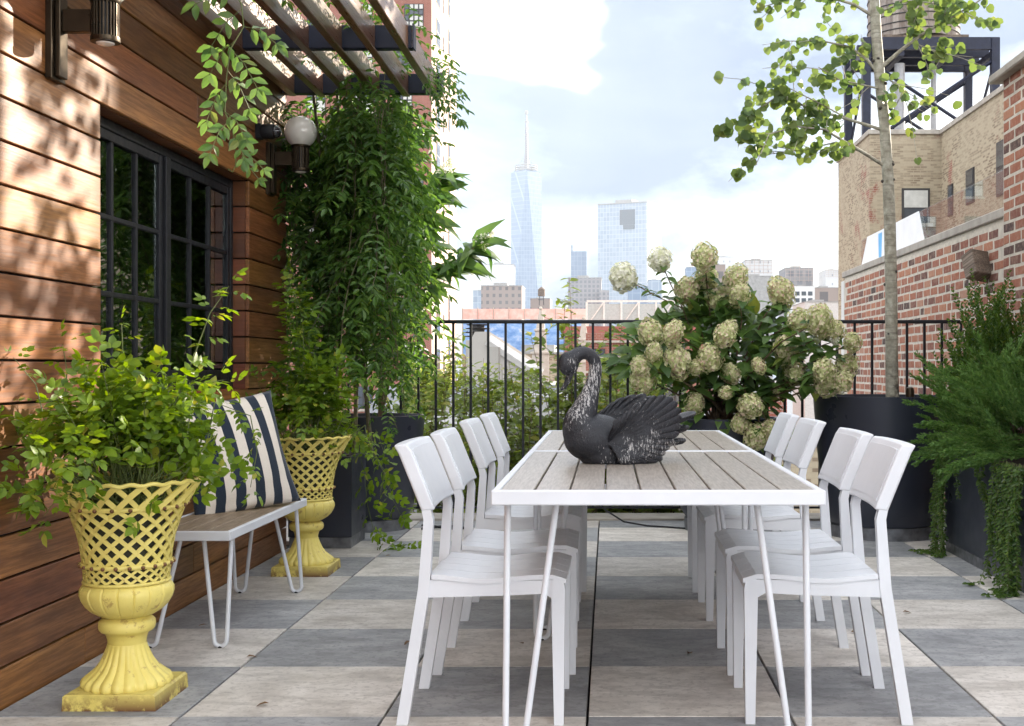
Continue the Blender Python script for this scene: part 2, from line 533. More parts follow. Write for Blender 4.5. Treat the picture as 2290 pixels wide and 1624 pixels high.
# ------------------------------------------------------------------ timber house
house = thing('timber_house', 'house wall clad in warm brown horizontal planks with a black gridded window', 'house', (0, 0, 0))
HX = WX
PZ, P0 = .135, 2.013             # plank pitch, a joint height
Y0, Y1 = -.6, 7.0                # wall run
WY0, WY1, WZ0, WZ1 = 4.437, 6.27, .933, 2.013
TOP = 3.363
bk = MB()
bx0, bx1 = -2.06, HX - .022
bk.box(bx0, bx1, Y0, WY0 - .02, -.03, TOP)
bk.box(bx0, bx1, WY1 + .02, Y1 - .02, -.03, TOP)
bk.box(bx0, bx1, WY0 - .02, WY1 + .02, -.03, WZ0 - .02)
bk.box(bx0, bx1, WY0 - .02, WY1 + .02, WZ1 + .02, TOP)
bk.box(-4.8, bx0, Y1 - .15, Y1 - .02, -.03, TOP)
bk.build('backing', MAT['gap_black'], house)
MB().box(-5.0, WX + .05, Y0, Y1 + .02, TOP, TOP + .12, .004).build('roof', MAT['black_steel'], house)
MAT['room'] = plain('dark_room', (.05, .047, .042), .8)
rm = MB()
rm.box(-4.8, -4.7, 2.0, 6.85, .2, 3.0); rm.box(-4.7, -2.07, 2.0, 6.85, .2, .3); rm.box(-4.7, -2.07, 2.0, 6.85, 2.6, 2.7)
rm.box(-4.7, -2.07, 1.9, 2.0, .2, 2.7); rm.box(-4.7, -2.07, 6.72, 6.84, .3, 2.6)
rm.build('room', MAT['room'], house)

def planks(y0, y1, z0, joints):
    ys = [y0] + [j for j in joints if y0 + .2 < j < y1 - .2] + [y1]
    for a, b_ in zip(ys[:-1], ys[1:]):
        ym = (a + b_) / 2
        MB().box(-.010, .010, a - ym + .0008, b_ - ym - .0008, .004, PZ - .004, .0022).build('plank', MAT['plank'], house, loc=(HX - .010 + rnd.uniform(-.0012, .0012), ym, z0))
k0 = math.floor((-.0 - P0) / PZ)
zz = P0 + k0 * PZ
while zz < TOP - .02:
    js = [rnd.uniform(.6, 1.6), rnd.uniform(2.4, 3.4), rnd.uniform(4.0, 4.35) if rnd.random() < .25 else 99, rnd.uniform(5.0, 5.9) if rnd.random() < .6 else 99]
    if zz + PZ / 2 > WZ0 and zz + PZ / 2 < WZ1:
        planks(Y0, WY0, zz, js[:2]); planks(WY1, Y1, zz, [])
        for yy in (WY1,):          # jamb facing the garden end
            MB().box(-.105, 0, -.008, .008, .004, PZ - .004, .002).build('jamb_plank', MAT['jamb'], house, loc=(HX - .021, WY1 + .010, zz))
            MB().box(-.105, 0, -.008, .008, .004, PZ - .004, .002).build('jamb_plank', MAT['jamb'], house, loc=(HX - .021, WY0 - .010, zz))
    else:
        z_low = max(zz, -.012)
        planks(Y0, Y1, zz, js)
    # boards on the far end of the house
    MB().box(-1.45, 0, -.010, .010, .004, PZ - .004, .002).build('plank', MAT['jamb'], house, loc=(HX - .022, Y1 - .008, zz))
    zz += PZ
MB().box(-.105, 0, WY0 - .015, WY1 + .015, .001, .018, .002).build('head_plank', MAT['jamb'], house, loc=(HX - .021, 0, WZ1))
MB().box(-.12, .012, WY0 - .01, WY1 + .01, -.018, .004, .002).build('sill_plank', MAT['jamb'], house, loc=(HX - .0205, 0, WZ0))

# window: two black steel units of three by three panes
win = link('window', None, house, (HX - .082, 0, 0))
XF = 0.0
def bar(name, x0, x1, y0, y1, z0, z1, c=.004):
    return MB().box(x0, x1, y0, y1, z0, z1, c).build(name, MAT['black_steel'], win)
YM = 5.32
bar('frame', -.05, .0, WY0 + .001, WY0 + .04, WZ0 + .005, WZ1 - .002); bar('frame', -.05, .0, WY1 - .04, WY1 - .001, WZ0 + .005, WZ1 - .002)
bar('frame', -.05, .0, WY0 + .04, WY1 - .04, WZ1 - .045, WZ1 - .003); bar('frame', -.05, .0, WY0 + .04, WY1 - .04, WZ0 + .005, WZ0 + .05)
bar('mullion', -.052, .012, YM - .028, YM + .028, WZ0 + .05, WZ1 - .045)
for (ya, yb) in ((WY0 + .04, YM - .028), (YM + .028, WY1 - .04)):
    za, zb = WZ0 + .05, WZ1 - .045
    s = .038
    bar('stile', -.035, -.004, ya + .001, ya + s, za, zb, .003); bar('stile', -.035, -.004, yb - s, yb - .001, za, zb, .003)
    bar('rail', -.035, -.005, ya + s, yb - s, zb - s, zb, .003); bar('rail', -.035, -.005, ya + s, yb - s, za, za + .05, .003)
    gy0, gy1, gz0, gz1 = ya + s, yb - s, za + .05, zb - s
    for k in (1, 2):
        y = gy0 + (gy1 - gy0) * k / 3; z = gz0 + (gz1 - gz0) * k / 3
        bar('muntin', -.030, -.006, y - .010, y + .010, gz0, gz1, .003)
        bar('muntin', -.0305, -.0065, gy0, gy1, z - .010, z + .010, .003)
    for a in range(3):
        for c in range(3):
            y = gy0 + (gy1 - gy0) * (a + .5) / 3; z = gz0 + (gz1 - gz0) * (c + .5) / 3
            w, h = (gy1 - gy0) / 6 - .008, (gz1 - gz0) / 6 - .008
            MB().box(-.002, .002, -w, w, -h, h).build('pane', MAT['pane'], win, loc=(-.019, y, z)).rotation_euler = (0, rnd.uniform(-.006, .006), rnd.uniform(-.008, .008))

# ------------------------------------------------------------------ pergola
perg = thing('pergola', 'slatted pergola of brown timber blades on dark steel cross beams', 'pergola')
RZ0, RZ1 = 2.600, 2.722
RX = [-1.0 - .162 * k for k in range(6)]
for k, x in enumerate(RX):
    end = 6.97 if k < 5 else 6.95
    MB().box(-.021, .021, 2.2, end, RZ0 + rnd.uniform(-.001, .001), RZ1, .003).build('rafter', MAT['rafter'], perg, loc=(x, 0, 0))
for yb in (3.2, 5.92, 6.90):
    MB().box(-1.86, -.962, yb, yb + .010, RZ0 + .006, RZ1 - .004, .002).build('cross_beam', MAT['blue_steel'], perg)
    MB().box(-1.86, -.960, yb + .0105, yb + .056, RZ0 + .005, RZ0 + .013, .002).build('flange', MAT['blue_steel'], perg)
    MB().box(-.958, -.950, yb - .012, yb + .062, RZ0 + .004, RZ1 + .002, .002).build('end_plate', MAT['blue_steel'], perg)

# ------------------------------------------------------------------ wall lamps
def wall_lamp(y, label, z=2.125):
    t = thing('wall_lamp', label, 'lamp', (HX, y, z), 0, 'globe lamps on the timber wall')
    MB().box(0, .022, -.052, .052, -.140, .142, .002).build('back_plate', MAT['bronze'], t)
    MB().box(.0225, .040, -.030, .030, -.130, .138, .003).build('channel', MAT['bronze'], t)
    a = MB().box(.0405, .135, -.016, .016, .022, .097, .002).build('arm', MAT['bronze'], t)
    for zz_ in (.042, .078):
        MB().lathe([(.006, -.018), (.006, -.0155)], 10).build('rivet', MAT['bronze'], a, loc=(.055, 0, zz_)).rotation_euler = (R(90), 0, 0)
    cx = .178
    h = MB().lathe([(.036, -.004), (.036, .134)], 32, cx=cx).build('housing', MAT['black_steel'], t, True)
    rb = MB().box(.036, .045, -.0028, .0028, .004, .122, .001).mesh('rib', MAT['bronze'])
    for k in range(24):
        link('rib', rb, h, (cx, 0, 0), (0, 0, 2 * math.pi * k / 24))
    MB().lathe([(.034, -.010), (.047, -.010), (.048, -.006), (.048, .006), (.046, .007), (.036, .007)], 36, cx=cx).build('collar', MAT['bronze'], t, True)
    MB().lathe([(.036, .118), (.047, .119), (.050, .126), (.050, .136), (.040, .140), (.03, .140)], 36, cx=cx).build('collar', MAT['bronze'], t, True)
    MB().lathe([(.030, -.012), (.028, -.016), (.018, -.020), (.004, -.022)], 24, cx=cx).build('lens', MAT['opal'], t, True)
    MB().ball((cx, 0, .205), .088, 32, 20).build('globe', MAT['opal'], t, True)
    return t
wall_lamp(4.05, 'bronze wall lamp with white globe standing clear of the vines', 2.142)
wall_lamp(6.62, 'bronze wall lamp with white globe half wrapped in the vine')

# small dome camera under the pergola
t = thing('security_camera', 'small black dome camera on the timber wall beside the vine', 'camera', (HX, 6.40, 2.29))
MB().box(0, .03, -.03, .03, -.04, .04, .004).build('mount', MAT['black_steel'], t)
MB().lathe([(.035, 0), (.040, .01), (.040, .06), (.036, .066)], 20).build('body', MAT['black_steel'], t, True, (.028, 0, 0)).rotation_euler = (0, R(90), 0)
MB().ball((.098, 0, 0), .034, 16, 10).build('dome', plain('smoked_dome', (.02, .02, .025), .05, coat=.8), t, True)

# ------------------------------------------------------------------ railing
rail = thing('terrace_railing', 'black metal railing with thin upright balusters along the terrace edge', 'railing', (0, RY, 0))
MB().box(-2.70, 2.405, -.022, .022, 1.345, 1.369, .004).build('top_rail', MAT['black_steel'], rail)
MB().box(-2.70, 2.405, -.012, .012, .078, .092, .002).build('bottom_rail', MAT['black_steel'], rail)
bal = MB().box(-.0085, .0085, -.0085, .0085, .092, 1.346, .0015).mesh('baluster', MAT['black_steel'])
x = -1.90 - 6 * .1195
while x < 2.39:
    link('baluster', bal, rail, (x, 0, 0)); x += .1195
for x in (-1.9, -.62, .66, 1.95):
    MB().box(-.014, .014, -.014, .014, .012, .078, .002).build('foot', MAT['black_steel'], rail, loc=(x, 0, 0))
MB().tube([(2.39, 0, 1.357), (2.412, 0, 1.35), (2.418, 0, 1.33), (2.412, 0, 1.305), (2.402, 0, 1.30)], .011, 8).build('rail_return', MAT['black_steel'], rail, True)

# ------------------------------------------------------------------ red brick wall
BX = 2.43
bw = thing('brick_wall', 'old red brick garden wall with pale mortar under a stone coping', 'wall', (0, 0, 0))
BL, BH, BP = .182, .052, .068
def brick_wall_core():
    MB().box(BX - .0100, BX + .30, 7.36, 12.45, -.6, 1.935).build('mortar', MAT['mortar'], bw)
    MB().box(BX - .02, BX + .34, 7.30, 12.52, 1.965, 2.025, .006).build('coping', MAT['coping'], bw)
    MB().box(BX + .002, BX + .31, 7.33, 12.47, 1.935, 1.966, .003).build('coping_bed', MAT['mortar'], bw)
    MB().box(BX - .012, BX + .30, 12.452, 12.60, -.6, 1.933, .004).build('end_pier', plain('pale_render', (.60, .59, .57), .8, var=.08, scale=2), bw)
brick_wall_core()
bl = []
def bmesh_brick(l, seed):
    rr = random.Random(seed)
    b_ = MB().box(-.012, .05, -l / 2, l / 2, -BH / 2, BH / 2, .003)
    b_.v = [(x + rr.uniform(-.0006, .0006), y + rr.uniform(-.004, .004), z + rr.uniform(-.003, .003)) for x, y, z in b_.v]
    return b_
bm_full = [bmesh_brick(BL, s) for s in range(5)]
bm_head = [bmesh_brick(.094, s + 9) for s in range(3)]
spots = []
z = .02; row = 0
while z < 1.92:
    header = row in (13, 5)
    y = 7.42 + ((row % 2) * .105 if not header else .03)
    while y < 12.42:
        l = .094 if header or rnd.random() < .06 else BL
        if y + l < 12.46 and y + l / 2 > 7.36:
            spots.append((y + l / 2, z, l, BX))
        y += l + .025 + rnd.uniform(-.005, .005)
    z += BP; row += 1
# tall pier of the same brick rising towards the house next door
tw = thing('brick_pier', 'tall red brick pier with a weathered stone cap beside the glass balustrade', 'wall', (0, 0, 0))
MB().box(BX - .0340, BX + .40, 2.4, 7.352, -.6, 2.78).build('mortar', MAT['mortar'], tw)
cap = MB().box(BX - .10, BX + .45, 2.3, 7.44, 2.78, 2.83, .008).build('cap', MAT['coping'], tw)
MB().box(BX - .04, BX + .42, 2.4, 7.36, 2.83, 2.88, .01).build('cap_upper', MAT['coping'], tw)
MB().box(BX + .05, BX + .36, 6.4, 7.12, 2.88, 3.5, .02).build('chimney_block', MAT['concrete'], tw)
spots2 = []
z = .02; row = 0
while z < 2.76:
    y = 7.345 - (BL if row % 2 else .094)
    first = True
    while y > 2.4:
        l = BL if not (first and row % 2 == 0) else .094
        spots2.append((y + l / 2, z, l, BX - .024))
        y -= BL + .025; first = False
    z += BP; row += 1
pm_full = [b_.mesh('brick', MAT['brick']) for b_ in bm_full]
pm_head = [b_.mesh('brick', MAT['brick']) for b_ in bm_head]
def lay(spots_, parent, limit, vis):
    spots_ = sorted(spots_, key=vis)
    rest = MB()
    for n_, (y, z, l, x) in enumerate(spots_):
        k = rnd.randrange(5) if l > .1 else rnd.randrange(3)
        x += rnd.uniform(-.0006, .0006)
        if n_ < limit:
            link('brick', (pm_full if l > .1 else pm_head)[k], parent, (x, y, z + BH / 2))
        else:
            src = (bm_full if l > .1 else bm_head)[k]
            rest.add([(a + x, b_ + y, c + z + BH / 2) for a, b_, c in src.v], src.f)
    if rest.v:
        tag(rest.build('far_bricks', MAT['brick'], parent), kind='stuff')
lay(spots, bw, 300, lambda s: s[0] + (9 if s[1] < .62 else 0))
lay(spots2, tw, 170, lambda s: -s[0])

# sawn beam end sticking out of the wall
t = thing('timber_beam_end', 'weathered sawn beam end poking out of the brick wall', 'beam', (BX - .13, 7.70, 1.70), R(0))
b_ = MB().box(-.02, .16, -.055, .055, -.085, .085, .006)
o_ = b_.build('beam', MAT['oldwood'], t); o_.rotation_euler = (R(-24), R(6), R(22))

# glass balustrade on the coping, one panel still wrapped in white film
gp = []
for (a, b2, lab, wrap) in ((12.25, 9.72, 'glass balustrade panel half wrapped in white protective film with blue tape', True), (9.70, 7.45, 'long clear glass balustrade panel ending against the brick pier', False)):
    t = thing('glass_panel', lab, 'glass panel', (BX + .13, 0, 2.025), 0, 'glass balustrade panels on the coping')
    MB().box(-.006, .006, b2, a, .0, .30, .0015).build('pane', MAT['balustrade_glass'], t)
    MB().box(-.015, .015, b2 + .01, a - .01, -.002, .022, .002).build('channel', MAT['coping'], t)
    if wrap:
        MB().prism([(a - .0, .02), (a - .30, .305), (b2 + .25, .305), (b2 + .05, .02)], 'x', -.0095, -.0075).build('film', plain('white_film', (.80, .82, .84), .35, var=.05, scale=5), t)
        MB().prism([(a - .82, .02), (a - .80, .28), (a - .95, .28), (a - .92, .02)], 'x', -.0115, -.0100).build('tape', plain('blue_tape', (.12, .42, .75), .5), t)
# ------------------------------------------------------------------ hairpin legs
def hairpin(pts_outer, pts_inner, foot, r):
    """rod down, U bend, rod up. Three-d points: outer top, inner top, foot centre, bend radius r along x"""
    po, pi, ft = Vector(pts_outer), Vector(pts_inner), Vector(foot)
    s = 1 if po.x > pi.x else -1
    pts = [po]
    a = ft + Vector((s * r, 0, r)); b_ = ft + Vector((-s * r, 0, r))
    for t_ in (.33, .66):
        pts.append(po.lerp(a, t_))
    c = ft + Vector((0, 0, r))
    for k in range(9):
        an = math.pi * k / 8
        pts.append(c + Vector((s * r * math.cos(an), 0, -r * math.sin(an))))
    for t_ in (.34, .67):
        pts.append(b_.lerp(pi, t_))
    pts.append(pi)
    return pts

def slat_top(t, w, l, top, th, n, gap, rim, mat, slat_th=.018):
    """white rim with long slats, centred on the thing, long side along y"""
    x0, x1, y0, y1 = -w / 2, w / 2, -l / 2, l / 2
    f = MB()
    MB().box(x0, x1, y0, y0 + rim, top - th, top, .003).build('rim', MAT['white'], t)
    MB().box(x0, x1, y1 - rim, y1, top - th, top, .003).build('rim', MAT['white'], t)
    MB().box(x0, x0 + rim, y0 + rim, y1 - rim, top - th, top - .0006, .003).build('rim', MAT['white'], t)
    MB().box(x1 - rim, x1, y0 + rim, y1 - rim, top - th, top - .0006, .003).build('rim', MAT['white'], t)
    iw = (w - 2 * rim - .002)
    pw = (iw - (n - 1) * gap) / n
    me = MB().box(-pw / 2, pw / 2, y0 + rim + .001, y1 - rim - .001, -slat_th, 0, .002).mesh('slat', mat)
    for k in range(n):
        link('slat', me, t, (-iw / 2 + pw / 2 + k * (pw + gap), 0, top - .0018 + rnd.uniform(-.0005, .0005)))
    for yy in (-l / 4, l / 4):
        MB().box(x0 + rim, x1 - rim, yy - .015, yy + .015, top - th + .002, top - slat_th - .003, .002).build('cross_bar', MAT['white'], t)

TH = .72
TCX, TW_, TL_ = .132, .888, 1.528
def table(y0, label):
    t = thing('dining_table', label, 'table', (TCX, y0 + TL_ / 2, 0), 0, 'white slatted dining tables set end to end')
    slat_top(t, TW_, TL_, TH, .040, 9, .0052, .022, MAT['table_slat'])
    for sx in (-1, 1):
        for sy in (-1, 1):
            xo = sx * (TW_ / 2 - .035); yo = sy * (TL_ / 2 - .12)
            pts = hairpin((xo, yo, TH - .038), (xo - sx * .135, yo, TH - .038), (xo - sx * .022, yo + sy * .03, .006), .026)
            lg = MB().tube(pts, .0095, 10).build('hairpin_leg', MAT['white'], t, True)
            MB().lathe([(.010, 0), (.012, .004), (.008, .0085)], 12).build('foot_pad', MAT['black_steel'], lg, loc=(xo - sx * .022, yo + sy * .03, -.0035 + .0035))
    return t
table(3.21, 'white table with taupe slats carrying the swan')
table(3.21 + TL_ + .004, 'white table with bare taupe slats next to the railing')

# ------------------------------------------------------------------ bench
BHt = .437
bt = thing('bench', 'low white bench with tan slats and hairpin legs against the timber wall', 'bench', (-1.578, 5.07, 0))
slat_top(bt, .346, 1.15, BHt, .036, 4, .004, .018, MAT['bench_slat'], .014)
for sx in (-1, 1):
    for sy in (-1, 1):
        xo = sx * .148; yo = sy * .475
        ft = (xo - sx * .018, yo + sy * .075, .006)
        pts = hairpin((xo, yo, BHt - .035), (xo - sx * .105, yo, BHt - .035), ft, .024)
        lg = MB().tube(pts, .0085, 10).build('hairpin_leg', MAT['white'], bt, True)
        MB().lathe([(.009, 0), (.011, .004), (.008, .008)], 12).build('foot_pad', MAT['black_steel'], lg, loc=(ft[0], ft[1], 0))

# ------------------------------------------------------------------ striped cushion
def cushion():
    m, nt, b, o = newmat('navy_cream_stripe')
    tcn = nd(nt, 'ShaderNodeTexCoord')
    u = nd(nt, 'ShaderNodeSeparateXYZ', {0: tcn.outputs['UV']}).outputs[0]
    wob = noise(nt, objvec(nt, jitter=False), 6, 2)
    uu = mth(nt, 'ADD', u, mth(nt, 'MULTIPLY', mth(nt, 'SUBTRACT', wob, .5), .012))
    st = mth(nt, 'GREATER_THAN', mth(nt, 'FRACT', mth(nt, 'ADD', mth(nt, 'MULTIPLY', uu, 5.5), .02)), .5)
    wv = objvec(nt, (260, 260, 260), False)
    w1 = noise(nt, wv, 1.0, 2)
    cr = mixc(nt, w1, (.58, .52, .44), (.72, .66, .58)); nv = mixc(nt, w1, (.010, .016, .028), (.028, .040, .060))
    setc(nt, b, mixc(nt, st, nv, cr))
    b.inputs['Roughness'].default_value = .9; b.inputs['Specular IOR Level'].default_value = .15
    b.inputs['Sheen Weight'].default_value = .15
    bump(nt, b, w1, .25, .002)
    n = 30; S = .52
    V = []; F = []; UV = []
    def surf(side):
        k = len(V)
        for j in range(n + 1):
            for i in range(n + 1):
                u_, v_ = i / n * 2 - 1, j / n * 2 - 1
                pinch = 1 - .085 * (1 - abs(u_) ** 2) * abs(v_) ** 1.5
                pinch2 = 1 - .085 * (1 - abs(v_) ** 2) * abs(u_) ** 1.5
                x_ = u_ * S / 2 * pinch2; z_ = v_ * S / 2 * pinch
                d = max(0, (1 - u_ * u_)) ** .55 * max(0, (1 - v_ * v_)) ** .55
                fold = .012 * math.sin(5.2 * u_ - 3.1 * v_ + side) * (max(abs(u_), abs(v_)) ** 3) * d ** .3
                fold += .014 * math.exp(-((v_ + .78 - .25 * u_) / .10) ** 2) * (-1) * d ** .5 * (1 if u_ < .2 else .3)
                V.append((x_, side * (.075 * d + fold), z_ - .015 * (1 - u_ * u_) * (v_ < 0) * -v_)); UV.append((i / n, j / n))
        for j in range(n):
            for i in range(n):
                a = k + j * (n + 1) + i
                F.append((a, a + 1, a + n + 2, a + n + 1) if side < 0 else (a, a + n + 1, a + n + 2, a + 1))
    surf(-1); surf(1)
    me = bpy.data.meshes.new('cushion'); me.from_pydata(V, [], F)
    uvl = me.uv_layers.new(name='UVMap')
    for lp in me.loops:
        uvl.data[lp.index].uv = UV[lp.vertex_index]
    bm_ = bmesh.new(); bm_.from_mesh(me); bmesh.ops.remove_doubles(bm_, verts=bm_.verts, dist=1e-5); bm_.to_mesh(me); bm_.free()
    me.polygons.foreach_set('use_smooth', [True] * len(me.polygons))
    me.materials.append(m)
    return me
cu = link('cushion', cushion())
yaw = math.atan2(.762, .647) - 0.0
cu.rotation_euler = (R(-19), R(-5), math.atan2(5.37 - 5.02, -1.389 + 1.686))
cu.rotation_mode = 'ZYX' if False else 'XYZ'
cu.location = (-1.615, 5.235, BHt + .238)
tag(cu, 'square navy and cream striped cushion leaning on the bench', 'cushion')

# ------------------------------------------------------------------ chairs
def make_chair():
    t = thing('chair', 'white chair', 'chair')
    wd = .43
    hw = wd / 2
    # rear leg and back post in one bent bar
    outer = [(-.268, 0), (-.234, 0), (-.170, .40), (-.160, .60), (-.170, .642), (-.236, .806), (-.254, .806), (-.196, .640), (-.188, .60), (-.204, .40)]
    for sgn in (-1, 1):
        a, b_ = (-hw, -hw + .030) if sgn < 0 else (hw - .030, hw)
        MB().prism(outer, 'y', a, b_).build('rear_leg', MAT['white'], t)
        fl = [(.194, 0), (.222, 0), (.226, .395), (.222, .425), (.190, .425), (.186, .385)]
        MB().prism(fl, 'y', a, b_).build('front_leg', MAT['white'], t)
        ap = [(-.186, .372), (.04, .378), (.165, .384), (.192, .368), (.192, .424), (.05, .421), (-.186, .424)]
        MB().prism(ap, 'y', a + .003, b_ - .003).build('side_rail', MAT['white'], t)
    MB().box(.196, .218, -hw + .030, hw - .030, .375, .420, .003).build('front_rail', MAT['white'], t)
    MB().box(-.192, -.172, -hw + .030, hw - .030, .375, .420, .003).build('rear_rail', MAT['white'], t)
    # four seat slats running front to back, dipped in the middle
    ns = 4; gap = .0045
    sw = (wd + .004 - (ns - 1) * gap) / ns
    prof = []
    for k in range(11):
        u = k / 10
        prof.append((-.165 + .395 * u, .440 - .012 * math.sin(math.pi * min(1, u * 1.25)) ** 2 - (.012 * max(0, (u - .9) / .1) ** 2)))
    poly = prof + [(x_, z_ - .014) for x_, z_ in reversed(prof)]
    for k in range(ns):
        a = -hw - .002 + k * (sw + gap)
        MB().prism(poly, 'y', a, a + sw).build('seat_slat', MAT['white'], t)
    # backrest: shell wrapping the posts
    n, m_ = 16, 8
    V = []; F = []
    def shell(off, ins, z0, z1):
        g = []
        for j in range(m_ + 1):
            v_ = j / m_
            row = []
            for i in range(n + 1):
                u = i / n * 2 - 1
                y = u * (hw + .002 - ins)
                z = z0 + (z1 - z0) * v_
                xb = -.170 - (z - .642) / (.806 - .642) * .066
                if z > .79: xb -= (z - .79) ** 2 * 6
                curve = -.012 * (1 - u * u)
                row.append((xb + curve + off, y, z))
            g.append(row)
        return g
    bk_ = MB()
    fr = shell(.012, 0, .630, .822); bc = shell(-.030, 0, .624, .818)
    vs = [p for r_ in fr for p in r_] + [p for r_ in bc for p in r_]
    o2 = (n + 1) * (m_ + 1)
    fs = []
    idx = lambda k, j, i: k * o2 + j * (n + 1) + i
    for j in range(m_):
        for i in range(n):
            fs.append((idx(0, j, i), idx(0, j, i + 1), idx(0, j + 1, i + 1), idx(0, j + 1, i)))
            fs.append((idx(1, j, i), idx(1, j + 1, i), idx(1, j + 1, i + 1), idx(1, j, i + 1)))
    for j in range(m_):
        for i in (0, n):
            fs.append((idx(0, j, i), idx(1, j, i), idx(1, j + 1, i), idx(0, j + 1, i)))
    for i in range(n):
        for j in (0, m_):
            fs.append((idx(0, j, i), idx(0, j, i + 1), idx(1, j, i + 1), idx(1, j, i)))
    bk_.add(vs, fs)
    o_ = bk_.build('backrest', MAT['white2'], t, True)
    bv = o_.modifiers.new('bevel', 'BEVEL'); bv.width = .006; bv.segments = 3; bv.limit_method = 'ANGLE'; bv.angle_limit = R(50)
    pn = shell(.0130, .020, .652, .804)
    pv = MB()
    for r_ in pn: pv.v += r_
    for j in range(m_):
        for i in range(n):
            a = j * (n + 1) + i
            pv.f.append((a, a + 1, a + n + 2, a + n + 1))
    # closed thin pad so the inset line reads
    pk = len(pv.v)
    pv.v += [(x_ - .006, y_, z_) for x_, y_, z_ in pv.v]
    ring = [i for i in range(n + 1)] + [j * (n + 1) + n for j in range(1, m_ + 1)] + [m_ * (n + 1) + i for i in range(n - 1, -1, -1)] + [j * (n + 1) for j in range(m_ - 1, 0, -1)]
    for a, b2 in zip(ring, ring[1:] + ring[:1]):
        pv.f.append((a, b2, b2 + pk, a + pk))
    pv.build('back_panel', MAT['white2'], o_, True)
    return t
proto = make_chair()
proto_used = False
rows = (3.755, 4.335, 5.205, 5.835)
ordn = ('fourth chair from the railing', 'third chair from the railing', 'second chair from the railing', 'chair closest to the railing')
for side in (0, 1):
    for k, y in enumerate(rows):
        c = proto if not proto_used else copy_tree(proto)
        proto_used = True
        dx, dy, da = rnd.uniform(-.012, .012), rnd.uniform(-.012, .012), rnd.uniform(-.02, .02)
        if side == 0:
            c.location = (-.340 + dx, y + dy, 0); c.rotation_euler = (0, 0, da)
        else:
            c.location = (.618 + dx + .01, y + dy, 0); c.rotation_euler = (0, 0, math.pi + da)
        where = 'bench side' if side == 0 else 'juniper side'
        tag(c, 'white metal chair on the %s of the table, %s' % (where, ordn[k]), 'chair', 'white chairs along the dining tables')

